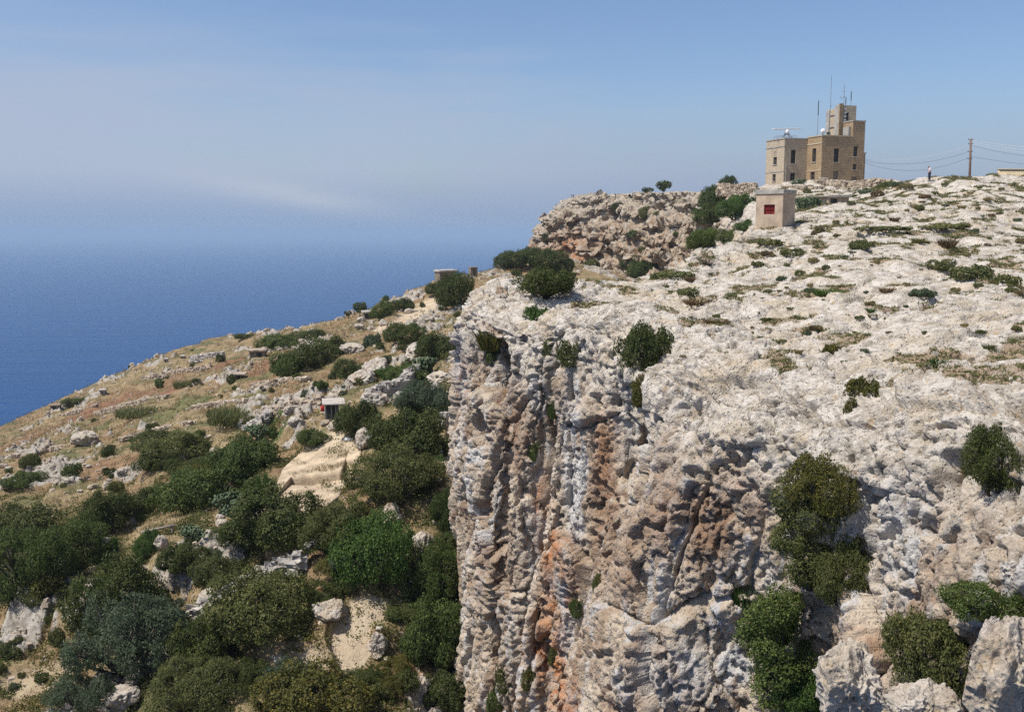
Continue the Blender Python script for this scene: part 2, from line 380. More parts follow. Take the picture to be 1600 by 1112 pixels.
rockm = sstep(.48, .62, rk + .06 * near - 1.0 * bare - .9 * red - .5 * green - .10 * sstep(120, 200, Y) * (X < -20))
rk_extra = np.maximum.reduce([patch(600, 575, 110, 60), patch(560, 620, 130, 40), patch(60, 760, 110, 40), patch(480, 560, 70, 20), patch(660, 450, 70, 40), patch(140, 860, 60, 60), patch(120, 970, 70, 70)])
rockm = np.maximum(rockm, rk_extra * sstep(.10, .38, rk))
# terraces: small steps following the slope
tz = Z + wob * .8; st = tz / 2.2; fr = st - np.floor(st)
stepz = (sstep(.0, .22, fr) - fr) * 2.2 * .45 * (1 - bare)
lump = rockm * (.9 * np.abs(perlin(flat, 2.4, 71.0)) + .6 * np.abs(perlin(flat, .95, 73.0)) + .30 * np.abs(perlin(flat, .42, 79.0)) + .12).reshape(nr, nc)
soft = (.22 * perlin(flat, 3.0, 81.0) + .09 * perlin(flat, .8, 83.0) + .05 * perlin(flat, .33, 85.0)).reshape(nr, nc) * (1 - .6 * bare)
P3[..., 2] += stepz + lump * 1.15 + soft
me = np_mesh('hillside', P3, grid_faces(nr, nc))
for nm, a in (('rock', rockm), ('bare', bare), ('red', red), ('green', green)): attr(me, nm, a)
m = Mat('hillside_ground'); p = m.pos(); pf = m.pos((1, 1, .2))
n1 = m.noise(.09, 5, pf, .6, .5); n2 = m.noise(.6, 5, pf, .65); n3 = m.noise(3.5, 4, pf, .7)
dry = m.mix(m.step(n2, .3, .7), (.19, .130, .065), (.35, .265, .145))
dry = m.mix(m.step(n1, .44, .60), dry, m.mix(m.step(n2, .35, .65), (.21, .125, .065), (.27, .185, .10)))
dry = m.mix(m.op('MULTIPLY', m.step(m.noise(.17, 5, m.pos((1, 1, .2), loc=(7, 3, 0)), .65, .6), .50, .62), .8), dry, m.mix(m.step(n3, .3, .7), (.070, .080, .030), (.15, .15, .06)))
dry = m.mix(m.op('MULTIPLY', m.step(n3, .48, .66), .6), dry, (.085, .070, .035))
c = m.mix(m.attr('red'), dry, m.mix(m.step(n2, .3, .7), (.17, .085, .048), (.25, .145, .08)))
c = m.mix(m.attr('bare'), c, m.mix(m.step(n2, .3, .7), (.42, .32, .21), (.52, .42, .29)))
c = m.mix(m.attr('green'), c, m.mix(m.step(n3, .3, .7), (.045, .085, .022), (.09, .14, .045)))
rc = m.mix(m.step(m.noise(1.6, 6, p, .65), .32, .66), (.21, .18, .14), (.41, .365, .305))
rc = m.mix(m.op('MULTIPLY', m.step(m.noise(4.0, 5, p, .65), .55, .68), .6), rc, (.17, .155, .14))
c = m.mix(m.step(m.op('ADD', m.attr('rock'), m.op('MULTIPLY', m.op('SUBTRACT', n3, .5), .8)), .35, .6), c, rc)
m.color(c); m.bump(m.noise(2.2, 8, p, .7), .22, .8)
hill = link('hillside', me, None, m.m); tag(hill, 'terraced slope of dry grass, red soil and grey rock below the cliffs', 'hillside', kind='structure')

# ---------------------------------------------------------------- near limestone cliff and plateau
ROCK = rock_material('karst_limestone')
RIM = [(2600, 640, 12), (1900, 625, 16.5), (1600, 612, 21), (1450, 606, 23.5), (1350, 606, 25.5), (1300, 612, 27), (1200, 592, 29.3), (1060, 562, 33), (1000, 540, 36), (950, 500, 39), (880, 497, 42), (800, 500, 45),
       (752, 482, 47.5), (732, 455, 50), (752, 435, 53), (830, 424, 56), (900, 440, 58), (1000, 435, 60.5), (1060, 405, 64.5), (1160, 366, 71), (1187, 345, 88), (1190, 325, 112), (1180, 308, 142), (1165, 296, 172)]
RP = np.array([un(*r)[:] for r in RIM])
BACK = np.array([(95, 30), (108, 40), (118, 48), (126, 55), (130, 60), (132, 64), (133, 68), (133, 72), (133, 76), (133, 80), (133, 84), (133, 88), (133, 92), (133, 97), (133, 102), (133, 110), (133, 118), (133, 128), (133, 140), (133, 160), (133, 185), (132, 210), (124, 235), (114, 252)], float)
pl = [(tuple(r[:2]), r[2]) for r in RP[1:]]
for q in [(1250, 450, 45), (1400, 400, 57), (1600, 420, 52), (1600, 500, 34), (1450, 520, 33), (1210, 352, 74), (1300, 322, 88), (1265, 330, 96), (1400, 340, 78), (1600, 350, 76), (1500, 310, 98), (1400, 287, 118), (1452, 281, 122), (1560, 289, 132), (1640, 292, 135),
          (1250, 318, 110), (1290, 312, 130), (1330, 300, 150), (1250, 298, 165), (1200, 296, 170), (1300, 286, 178), (1240, 283, 186), (1340, 285, 186), (1300, 284, 205), (1900, 320, 100), (2100, 420, 55), (1380, 300, 125), (1360, 310, 115)]:
    a = un(*q); pl.append(((a.x, a.y), a.z))
for x, y, z in [(130, 200, 9.6), (100, 240, 9.8), (60, 245, 9.8), (130, 120, 7.5), (110, 50, 1.0)]: pl.append(((x, y), z))
top_h = TPS([a for a, _ in pl], [b for _, b in pl])
# columns: spaced by distance along the rim
t = np.linspace(0, len(RP) - 1, 6000); rc_ = spline(RP, t); seg = np.r_[0, np.cumsum(np.linalg.norm(np.diff(rc_[:, :2], axis=0), axis=1))]
prim_all = np.interp(t, np.arange(len(RIM)), [r[0] for r in RIM])
wd = np.interp(t, [0, 1, 2, 5, 9, 13, 14, 18, 19, 23], [.20, .07, .034, .036, .05, .055, .10, .16, .25, .5])
cum = np.r_[0, np.cumsum(np.diff(seg) / wd[:-1])]; nu = int(cum[-1])
tu = np.interp(np.linspace(0, cum[-1], nu), cum, t)
rim = spline(RP, tu); back = spline(BACK, tu); prim = np.interp(tu, np.arange(len(RIM)), [r[0] for r in RIM])
du_sp = np.interp(tu, t, wd)
tan = np.gradient(rim[:, :2], axis=0); ang = np.stack([tan[:, 1], -tan[:, 0]], -1)
k = 41; ker = np.ones(k) / k
ang = np.stack([np.convolve(np.pad(ang[:, j] / np.linalg.norm(ang, axis=1), k // 2, mode='edge'), ker, 'valid') for j in (0, 1)], -1)
outn = -ang / np.linalg.norm(ang, axis=1, keepdims=True)          # outward in plan
if outn[nu // 3, 0] > 0: outn = -outn
dist = rim[:, 1]
# rows: plateau (from the back to the rim), then down the face
nin = 470; g_ = 1.0105; wi = (g_ ** np.arange(nin) - 1) / (g_ ** (nin - 1) - 1)          # 0..1 away from the rim
rr = np.interp(tu, [0, 2, 5, 7, 9, 13, 18, 23], [1.2, 1.4, 1.7, 1.6, 1.0, .9, 1.2, 2.4])    # rounding radius of the rim
nf = 520; dep = np.r_[np.linspace(0, 24, 430), np.linspace(24.2, 42, nf - 430)]
tdir = back - rim[:, :2]; tl = np.linalg.norm(tdir, axis=1); tdir /= tl[:, None]
W = wi[:, None] * tl[None]                                        # inward distance
XY = rim[None, :, :2] + tdir[None] * W[..., None]
# near the rim pull the rows perpendicular to it
Zt = top_h(XY[..., 0], XY[..., 1])
rimz = top_h(rim[:, 0], rim[:, 1])
# rounding: lower the top smoothly within rr of the rim
Zt = Zt - (rr[None] * .55) * np.clip(1 - W / (rr[None] * 1.3), 0, 1) ** 2
top = np.concatenate([XY, Zt[..., None]], -1)[::-1]
lean = np.interp(tu, [0, 3, 5, 7, 9, 12, 13, 14, 18, 23], [.10, .05, .13, .13, .11, .04, .03, .05, .25, .5])
D = dep[:, None]; pr = prim[None]; fz = rr[None] * .55
outd = lean[None] * D + .45 * rr[None] * (1 - np.exp(-D / (rr[None] * .8)))
isn = (tu[None] < 13.6)
def groove(c0, lean_px, wpx, depth, d0, d1, soft=1.5):
    cc = c0 + lean_px * D
    return depth * np.exp(-((pr - cc) / wpx) ** 2) * sstep(d0 - soft, d0 + soft, D) * (1 - sstep(d1 - soft, d1 + soft, D)) * isn
def ridge(*a): return -groove(*a)
ridge_ = -groove(1352, -3.0, 20, 1.0, 1.8, 9.5, 1.0)
outd = outd - groove(1312, -3.0, 26, 2.4, 2.2, 10.0, 1.2) - groove(1250, -4, 55, 1.2, 4.0, 16) - groove(1368, 2.0, 26, 1.8, 7.6, 10.5, .8) \
    - groove(1005, -1.2, 20, 2.0, 1.2, 4.4, .8) - groove(930, -.8, 12, .55, 1, 30) - groove(985, -2.0, 11, .5, 4, 30) - groove(872, -.6, 10, 1.2, 1, 34) \
    - groove(815, .2, 8, .7, .5, 30) - groove(772, .2, 15, 2.8, 1.0, 3.0, .5) - groove(752, .8, 8, .5, 5, 34) \
    + groove(840, -.2, 12, .35, 5, 34) + groove(905, -.6, 14, .4, 1.5, 34) + groove(1120, -4, 60, .8, 2, 30) + groove(722, 0, 10, .7, 1, 8) \
    - ridge_ * 1.0 - groove(1095, -2, 22, .9, 5.5, 8.5, 1.0) - groove(1170, -1, 15, .8, 6.5, 8, .6)
outd = outd + 1.5 * sstep(8.5, 14, D) * sstep(1330, 1420, pr) * isn           # lower ledge at the right
zz_f = (rimz[None] - fz) - D
q = np.stack([np.broadcast_to(rim[None, :, 0], zz_f.shape), np.broadcast_to(rim[None, :, 1], zz_f.shape), zz_f], -1).reshape(-1, 3)
outd = outd + (.75 * fbm(q, (4.6, 4.6, 11.0), 2, 101.0) ).reshape(zz_f.shape) * sstep(.3, 4, D) + (.12 * (np.abs(perlin(q, (1.9, 1.9, 7.5), 107.0)) * 2 - .5)).reshape(zz_f.shape) * sstep(.5, 3, D)
fx = rim[None, :, 0] + outn[None, :, 0] * outd; fy = rim[None, :, 1] + outn[None, :, 1] * outd
facep = np.stack([fx, fy, zz_f], -1)[1:]
PN = np.concatenate([top, facep], 0).astype(np.float32)
nrow = PN.shape[0]
PN[:, :] = np.where((np.abs(np.arange(nrow) - nin) < 14)[:, None, None], blur(PN[nin - 40:nin + 40], 5)[np.clip(np.arange(nrow) - (nin - 40), 0, 79)], PN)
faceA = np.zeros((nrow, nu), np.float32); faceA[nin:] = sstep(.4, 3.5, dep[1:, None] + .9 * fbm(q, 1.6, 3, 111.0).reshape(zz_f.shape)[1:])
# broad lumps of the plateau
flt = (PN.reshape(-1, 3) * np.float32((1, 1, 0)))
win = np.r_[(W[::-1]), np.zeros((nf - 1, nu))]
lum = (.55 * fbm(flt, 7.0, 3, 121.0) + .30 * (np.abs(perlin(flt, 3.2, 125.0)) * 2 - .5)).reshape(nrow, nu)
PN[..., 2] += lum * np.interp(win, [0, 4, 30, 120], [.25, .5, .9, .8])
Nn = grid_normals(blur(PN, 6))
if Nn[50, nu // 3, 2] < 0: Nn = -Nn
Nn = Nn.astype(np.float32)
spc = np.linalg.norm(np.gradient(PN, axis=0), axis=-1); spc = np.maximum(spc, np.linalg.norm(np.gradient(PN, axis=1), axis=-1))
amp = np.where(win > 0, .55, 1.0) * np.interp(faceA, [0, 1], [.85, 1.0])
amp = amp + .12 * np.exp(-(win / 4) ** 2) * (win > 0)
PN = rough_rock(PN, Nn, amp.astype(np.float32), spc, facem=faceA)
ironA = np.zeros((nrow, nu), np.float32)
def ir(c0, lp, wpx, d0, d1, v): return v * np.exp(-((pr - c0 - lp * D) / wpx) ** 2) * sstep(d0 - 1.5, d0 + 1.5, D) * (1 - sstep(d1 - 2, d1 + 2, D)) * isn
iron_f = np.maximum.reduce([ir(868, -.5, 12, 9, 30, 1.0), ir(850, -.3, 22, 14, 32, .9), ir(945, -.8, 22, 5, 16, .45), ir(775, 0, 14, 1.2, 3.4, .8), ir(720, 0, 8, 3, 6, .6), ir(1320, -2, 26, 8, 16, .4), ir(1380, 0, 30, 9, 16, .35)])
fpx, fpy = pxpy(PN[nin:])
def spots(l): return sum(v * np.exp(-((fpx - x) / rx) ** 2 - ((fpy - y) / ry) ** 2) for x, y, rx, ry, v in l) * isn
wobs = 10 * perlin(PN[nin:].reshape(-1, 3), 1.5, 171.).reshape(fpx.shape); fpx = fpx + wobs
ironA[nin:] = np.clip(np.maximum(spots([(845, 800, 12, 50, .9), (858, 860, 16, 40, 1), (875, 930, 18, 45, 1.1), (850, 1000, 22, 45, .9), (862, 1060, 26, 45, 1.1), (880, 1100, 20, 30, .8), (945, 690, 20, 60, .35), (775, 500, 18, 22, .7), (1340, 1000, 26, 30, .4), (722, 590, 8, 26, .6), (1160, 760, 18, 10, .4)]), 0), 0, 1)
paleA = np.zeros((nrow, nu), np.float32)
paleA[nin:] = np.clip(spots([(1060, 1050, 110, 80, .55), (890, 690, 15, 110, .9), (905, 800, 14, 70, .9), (980, 640, 26, 90, .7), (1370, 800, 60, 130, .8), (720, 560, 14, 120, .7), (1200, 900, 40, 60, .6), (1100, 800, 110, 110, -.9), (800, 660, 40, 100, -.6), (940, 740, 26, 120, -.7), (960, 900, 60, 90, -.35), (1450, 870, 90, 40, -.4), (780, 900, 40, 90, -.4)]), -1, 1)
soilA = np.where(win > 1.5, sstep(.14, .32, fbm(flt, 2.6, 3, 131.0).reshape(nrow, nu) - .25 * lum + .12 * sstep(15, 60, win) - .10), 0) * .7
q0 = un(1590, 562, 24.5); soilA = np.maximum(soilA, .9 * (win > .8) * np.exp(-(((PN[..., 0] - q0.x - 1) / 1.6) ** 2 + ((PN[..., 1] - q0.y) / 1.0) ** 2)))
me = np_mesh('cliff', PN, grid_faces(nrow, nu))
attr(me, 'face', faceA); attr(me, 'iron', ironA); attr(me, 'soil', soilA); attr(me, 'pale', paleA)
cliff = link('cliff', me, None, ROCK); tag(cliff, 'pitted limestone plateau and sheer weathered cliff in the foreground', 'cliff', kind='structure')

# ---------------------------------------------------------------- far headland
ROCKF = rock_material('far_limestone', True)
FR = [(1300, 300, 150), (1235, 299, 163), (1185, 297, 172), (1130, 296, 186), (1090, 300, 206), (1040, 301, 228), (985, 302, 256), (930, 306, 285), (896, 312, 308), (868, 330, 322), (858, 340, 345), (872, 318, 372), (900, 306, 440), (930, 301, 560)]
FP = np.array([un(*r)[:] for r in FR])
FB = np.array([(60, 170), (60, 190), (62, 205), (66, 225), (68, 250), (70, 280), (72, 310), (72, 340), (72, 365), (72, 390), (72, 410), (72, 430), (76, 500), (85, 600)], float)
nu2 = 620; tu2 = np.linspace(0, len(FR) - 1, nu2); r2 = spline(FP, tu2); b2 = spline(FB, tu2); pr2 = np.interp(tu2, np.arange(len(FR)), [r[0] for r in FR])
tn = np.gradient(r2[:, :2], axis=0); on = np.stack([-tn[:, 1], tn[:, 0]], -1); k = 61
on = np.stack([np.convolve(np.pad(on[:, j] / np.linalg.norm(on, axis=1), k // 2, mode='edge'), np.ones(k) / k, 'valid') for j in (0, 1)], -1); on /= np.linalg.norm(on, axis=1, keepdims=True)
if on[nu2 // 2, 1] > 0: on = -on
ni2 = 70; w2 = np.linspace(0, 1, ni2) ** 2
XY2 = r2[None, :, :2] + (b2 - r2[:, :2])[None] * w2[:, None, None]
Z2 = r2[None, :, 2] + (np.minimum(r2[:, 2] + 1.0, 14)[None] - r2[None, :, 2]) * np.clip(w2 * 1.2, 0, 1)[:, None]
t2 = np.concatenate([XY2, Z2[..., None]], -1)[::-1]
nf2 = 330; D2 = np.linspace(0, 40, nf2)[:, None]
sl = np.interp(tu2, [0, 3, 5, 7, 8, 9, 10, 12], [.5, .45, .30, .40, .55, .55, .5, .4])[None]
q2 = np.stack([np.broadcast_to(r2[None, :, 0], (nf2, nu2)), np.broadcast_to(r2[None, :, 1], (nf2, nu2)), np.broadcast_to(r2[None, :, 2] - D2, (nf2, nu2))], -1).reshape(-1, 3)
ledge = (sstep(.35, .65, (D2 / 5.5 + perlin(q2, (30, 30, 12), 5.).reshape(nf2, nu2)) % 1.0) - .5) * 1.8
o2 = sl * D2 + 3.0 * fbm(q2, (16, 16, 22), 3, 141.).reshape(nf2, nu2) * sstep(0, 6, D2) + ledge * sstep(0, 3, D2) \
    + 2.6 * (np.abs(perlin(q2, (8, 8, 14), 147.)) * 2 - .5).reshape(nf2, nu2) * sstep(1, 5, D2) - 4.5 * np.exp(-((pr2[None] - 1057) / 9) ** 2) * sstep(10, 14, D2) + 3.0 * np.exp(-((pr2[None] - 1075) / 22) ** 2) * sstep(3, 8, D2)
f2 = np.stack([r2[None, :, 0] + on[None, :, 0] * o2, r2[None, :, 1] + on[None, :, 1] * o2, r2[None, :, 2] - D2], -1)[1:]
P2 = np.concatenate([t2, f2], 0).astype(np.float32)
N2 = grid_normals(blur(P2, 4)).astype(np.float32)
if N2[10, nu2 // 2, 2] < 0: N2 = -N2
pf = P2.reshape(-1, 3)
d2 = 1.1 * (np.abs(perlin(pf, (4.0, 4.0, 3.0), 151.)) * 2 - .5) + .8 * (np.abs(perlin(pf, (1.9, 1.9, 1.5), 153.)) * 2 - .5) + .5 * perlin(pf, .9, 157.) - 2.6 * sstep(.2, .40, perlin(pf, (3.2, 3.2, 2.4), 159.)) - 1.6 * sstep(.18, .36, perlin(pf, 1.6, 163.))
m2 = np.r_[np.full(ni2, .22), np.full(nf2 - 1, .85)][:, None]
P2 = P2 + N2 * (d2.reshape(P2.shape[:2]) * m2)[..., None]
fa2 = np.r_[np.zeros((ni2, nu2)), np.broadcast_to(sstep(2, 9, D2 + 4 * fbm(q2, 9., 2, 3.).reshape(nf2, nu2)), (nf2, nu2))[1:]]
ir2 = np.r_[np.zeros((ni2, nu2)), (np.exp(-((pr2[None] - 925) / 26) ** 2) * sstep(8, 15, D2) * .95)[1:]]
me = np_mesh('far_headland', P2, grid_faces(*P2.shape[:2]))
attr(me, 'face', fa2); attr(me, 'iron', ir2); attr(me, 'soil', np.zeros(P2.shape[:2]))
headland = link('far_headland', me, None, ROCKF); tag(headland, 'rough grey and orange limestone headland beyond the near plateau', 'headland', kind='structure')
# ---------------------------------------------------------------- plants
bpy.context.view_layer.update()
def hit(px, py, objs=None):
    best = None; d = ray(px, py)
    for o in (objs or (cliff, hill, headland)):
        ok, l, n, i = o.ray_cast(Vector((0, 0, 0)), d)
        if ok and (best is None or l.length < best[0].length): best = (l.copy(), n.copy(), o)
    return best
def drop(x, y, o):
    ok, l, n, i = o.ray_cast(Vector((x, y, 200)), Vector((0, 0, -1))); return l.z if ok else None

def leaf_material(name, a, b, c3, trans=.36):
    m = Mat(name); rnd = m.geo.outputs['Random Per Island']; oi_ = m.n('ShaderNodeObjectInfo').outputs['Random']
    col = m.mix(m.step(rnd, .10, .85), a, b); col = m.mix(m.op('MULTIPLY', m.step(rnd, .86, .97), .8), col, c3)
    col = m.mix(m.step(m.noise(1.4, 3), .35, .65), col, m.mix(1.0, col, (.72, .80, .72), 'MULTIPLY'))
    col = m.mix(1.0, col, m.mix(oi_, (.86, .88, .84), (1.16, 1.12, 1.02)), 'MULTIPLY')
    m.color(col); m.b.inputs['Roughness'].default_value = .55; m.b.inputs['Specular IOR Level'].default_value = .22
    tr = m.n('ShaderNodeBsdfTranslucent'); m.L.new(col, tr.inputs[0]); mx = m.n('ShaderNodeMixShader'); mx.inputs[0].default_value = trans
    m.L.new(m.b.outputs[0], mx.inputs[1]); m.L.new(tr.outputs[0], mx.inputs[2]); m.L.new(mx.outputs[0], m.out.inputs[0]); return m.m
LEAF = {'dark': leaf_material('dark_green_leaves', (.060, .076, .021), (.115, .130, .038), (.19, .19, .065)),
        'mid': leaf_material('green_leaves', (.072, .102, .026), (.135, .170, .048), (.22, .22, .07)),
        'olive': leaf_material('olive_leaves', (.095, .106, .033), (.165, .168, .058), (.23, .20, .07)),
        'grey': leaf_material('grey_green_leaves', (.075, .100, .058), (.140, .170, .105), (.19, .21, .14)),
        'bright': leaf_material('bright_green_leaves', (.058, .105, .022), (.10, .16, .038), (.16, .20, .06)),
        'yellow': leaf_material('yellowing_leaves', (.085, .085, .022), (.155, .14, .038), (.30, .22, .04)),
        'dry': leaf_material('dry_brown_leaves', (.115, .070, .036), (.20, .130, .07), (.28, .20, .11)),
        'herb': leaf_material('pale_herb_leaves', (.115, .128, .048), (.20, .20, .085), (.30, .24, .11), .35),
        'straw': leaf_material('straw_blades', (.20, .15, .07), (.34, .27, .14), (.16, .17, .06))}
WOOD = simple('grey_bark', (.10, .08, .06), .9, .25, 8)
DRYWOOD = simple('bleached_twigs', (.27, .23, .19), .9, .25, 8)

def unit(n, r): v = r.normal(size=(n, 3)); return v / np.linalg.norm(v, axis=1, keepdims=True)
def leaf_quads(p, nrm, leaf, r, width=.5, lean=None):
    """one small folded leaf at every point"""
    n = len(p); t = np.cross(nrm, unit(n, r)); t /= np.maximum(np.linalg.norm(t, axis=1, keepdims=True), 1e-6)
    if lean is not None: t = t * .35 + lean; t /= np.linalg.norm(t, axis=1, keepdims=True)
    s = np.cross(nrm, t); s /= np.maximum(np.linalg.norm(s, axis=1, keepdims=True), 1e-6)
    ln = (leaf * r.uniform(.6, 1.35, n))[:, None]
    V = np.stack([p - t * ln * .5, p + s * ln * width * .5 + nrm * ln * .08, p + t * ln * .5, p - s * ln * width * .5 + nrm * ln * .08], 1)
    return V.reshape(-1, 3), np.arange(n * 4).reshape(-1, 4)
def crown(name, lobes, n, leaf, seed, shell=.20, zmin=.02, width=.55, twig=.0):
    r = np.random.default_rng(seed); lb = np.array(lobes, float); a = (lb[:, 3] * lb[:, 4] * lb[:, 5]) ** (2 / 3); k = r.choice(len(lb), int(n * 1.5), p=a / a.sum())
    d = unit(len(k), r); rad = 1 - np.abs(r.normal(size=len(k))) * shell
    if zmin > 0: lb[:, :3] += r.normal(size=(len(lb), 3)) * np.array([.05, .05, .03])
    shoot = (perlin(d + k[:, None] * 2.1, .20, seed + 7) > .42) * r.random(len(k)) ** 2 * .38
    wob = 1 + shoot + .38 * perlin(d * 1.0 + k[:, None] * 3.7, .55, seed) + .20 * perlin(d + k[:, None] * 1.3, .24, seed + 5)
    p = lb[k, :3] + d * (rad * wob)[:, None] * lb[k, 3:]
    ins = np.zeros(len(p), bool)
    for j in range(len(lb)):
        ins |= ((((p - lb[j, :3]) / lb[j, 3:]) ** 2).sum(1) < .50) & (k != j)
    keep = (p[:, 2] > zmin) & ~ins; p = p[keep][:n]; d = d[keep][:n]
    gap = perlin(p, .34, seed + 9) > -.33; p = p[gap]; d = d[gap]
    nrm = d * .75 + unit(len(p), r) * .75 + np.array([0, 0, .25]); nrm /= np.linalg.norm(nrm, axis=1, keepdims=True)
    V, F = leaf_quads(p, nrm, leaf, r, width)
    return np_mesh(name, V, F, False)
def dome_lobes(seed, n=16, h=.8, spread=.72, lr=(.26, .44)):
    r = np.random.default_rng(seed); o = [(0, 0, h * .38, .62, .62, h * .5)]
    for i in range(n):
        a = r.uniform(0, 6.28); q = math.sqrt(r.uniform(.02, 1)) * spread; s = r.uniform(*lr)
        o.append((q * math.cos(a), q * math.sin(a), max(.12, (h - s * .75) * math.sqrt(max(0, 1 - (q * 1.02) ** 2)) * r.uniform(.55, 1.18)), s * r.uniform(.8, 1.25), s * r.uniform(.8, 1.25), s * r.uniform(.65, .95)))
    return o
def tube(bm, pts, rads, seg=6):
    prev = None
    for i, (p, rd) in enumerate(zip(pts, rads)):
        p = Vector(p); d = (Vector(pts[min(i + 1, len(pts) - 1)]) - Vector(pts[max(i - 1, 0)])).normalized()
        a = d.orthogonal().normalized(); b = d.cross(a)
        rg = [bm.verts.new(p + (a * math.cos(2 * math.pi * k / seg) + b * math.sin(2 * math.pi * k / seg)) * rd) for k in range(seg)]
        if prev:
            o_ = min(range(seg), key=lambda s: (rg[s].co - prev[0].co).length); rg = rg[o_:] + rg[:o_]
            for k in range(seg): bm.faces.new((prev[k], prev[(k + 1) % seg], rg[(k + 1) % seg], rg[k]))
        else: bm.faces.new(rg[::-1])
        prev = rg
    bm.faces.new(prev)
def bm_mesh(name, bm, smooth=True):
    bmesh.ops.recalc_face_normals(bm, faces=bm.faces)
    me = bpy.data.meshes.new(name); bm.to_mesh(me); bm.free()
    if smooth: me.polygons.foreach_set('use_smooth', [True] * len(me.polygons))
    return me
def branches(name, lobes, seed, thick=.035):
    rd = random.Random(seed); bm = bmesh.new()
    for l in lobes[1:]:
        e = Vector(l[:3]); s = Vector((e.x * .12 + rd.uniform(-.05, .05), e.y * .12 + rd.uniform(-.05, .05), -.12))
        mid = s.lerp(e, .5) + Vector((rd.uniform(-.1, .1), rd.uniform(-.1, .1), rd.uniform(-.05, .12)))
        tube(bm, [s, mid, e, e + (e - mid) * .12], [thick, thick * .7, thick * .4, thick * .15], 5)
    return bm_mesh(name, bm)
ARCH = {}
def arche(kind, seed, lobes, n, leaf, **k):
    ARCH.setdefault(kind, []).append((crown('foliage', lobes, n, leaf, seed, **k), branches('branches', lobes, seed)))
for s in (11, 12, 13): arche('dome', s, dome_lobes(s, 26, .95, .78, (.17, .40)), 27000, .050)
for s in (21, 22): arche('spread', s, dome_lobes(s, 26, .66, .84, (.15, .34)), 24000, .048)
for s in (31, 32): arche('fine', s, dome_lobes(s, 38, .85, .82, (.13, .27)), 27000, .046, width=.35)
for s in (41, 42):
    r_ = random.Random(s)
    arche('tall', s, [(0, 0, 1.0, .5, .5, 1.0)] + [(r_.uniform(-.55, .55), r_.uniform(-.4, .4), r_.uniform(.2, 1.95), q_, q_, q_ * .9) for q_ in [r_.uniform(.24, .42) for _ in range(24)]], 30000, .054, width=.5)
for s in (51, 52, 53): arche('small', s, dome_lobes(s, 12, .8, .66, (.2, .40)), 4500, .092)
def blades(name, n, seed, h=1.0, spread=1.0, width=.05, outl=.5, zj=.5):
    r = np.random.default_rng(seed); a = r.uniform(0, 6.28, n); q = np.sqrt(r.uniform(0, 1, n)) * spread * .55
    b = np.stack([q * np.cos(a), q * np.sin(a), np.full(n, -.04)], 1)
    le = r.uniform(1 - zj, 1, n) * h; o = r.normal(size=(n, 2)) * .3 + np.stack([np.cos(a), np.sin(a)], 1) * outl
    tip = b + np.c_[o * le[:, None], le]; mid = (b + tip) / 2 + np.array([0, 0, .08]) * le[:, None]
    sd = np.cross(tip - b, unit(n, r)); sd /= np.linalg.norm(sd, axis=1, keepdims=True); sd *= width
    V = np.stack([b - sd, b + sd, mid + sd * .8, mid - sd * .8, tip], 1).reshape(-1, 3); i = np.arange(n) * 5
    F = np.concatenate([np.stack([i, i + 1, i + 2, i + 3], 1), np.stack([i + 3, i + 2, i + 4, i + 4], 1)])
    bm = bmesh.new(); vs = [bm.verts.new(v) for v in V]
    for f in F:
        u_ = list(dict.fromkeys(f)); bm.faces.new([vs[j] for j in u_])
    return bm_mesh(name, bm, False)
for s in (61, 62, 63): ARCH.setdefault('tuft', []).append((blades('foliage', 150, s, .85, 1.1, .045, .55), None))
for s in (71, 72): ARCH.setdefault('reed', []).append((blades('foliage', 420, s, 1.0, 1.7, .022, .12, .4), None))
ARCH['low'] = [(crown('foliage', dome_lobes(s, 12, .42, .72, (.2, .34)), 2600, .12, s), None) for s in (81, 82, 83)]
ARCH['twiggy'] = []
for s in (91, 92):
    r_ = random.Random(s); bm = bmesh.new()
    for i in range(70):
        a = r_.uniform(0, 6.28); o_ = r_.uniform(.1, .9); p0 = Vector((math.cos(a) * .15, math.sin(a) * .15, 0)); p2 = Vector((math.cos(a) * o_, math.sin(a) * o_, r_.uniform(.3, .8)))
        tube(bm, [p0, p0.lerp(p2, .5) + Vector((0, 0, .1)), p2], [.018, .012, .005], 3)
    ARCH['twiggy'].append((bm_mesh('foliage', bm), None))
_variant = {}
def mesh_for(kind, i, mk):
    """leaf meshes are shared; one copy per colour"""
    key = (kind, i, mk)
    if key not in _variant:
        f, b = ARCH[kind][i]; f2 = f.copy(); f2.materials.clear(); f2.materials.append(LEAF[mk] if mk in LEAF else mk)
        if b is not None and not b.materials: b.materials.append(WOOD)
        _variant[key] = (f2, b)
    return _variant[key]
prnd = random.Random(5)
def plant(loc, rad, hgt, kind, mk, label, cat='shrub', name='shrub', group=None, parts=True, ry=None, tilt=None):
    i = prnd.randrange(len(ARCH[kind])); f, b = mesh_for(kind, i, mk); H = {'dome': 1.05, 'spread': .72, 'fine': .95, 'tall': 2.2, 'small': .85, 'tuft': .9, 'reed': 1.05, 'low': .5, 'twiggy': .8}[kind]
    S = (rad, ry or rad * prnd.uniform(.85, 1.1), hgt / H); rz = prnd.uniform(-.5, .5) if kind == 'tall' or ry else prnd.uniform(0, 6.28)
    if parts and b is not None:
        t = empty(name, loc, rz); t.scale = S
        link('foliage', f, t); link('branches', b, t)
    else:
        t = link(name, f); t.location = loc; t.scale = S; t.rotation_euler = (0, 0, rz)
    if tilt: t.rotation_euler = (tilt[0], tilt[1], rz)
    return tag(t, label, cat, group)
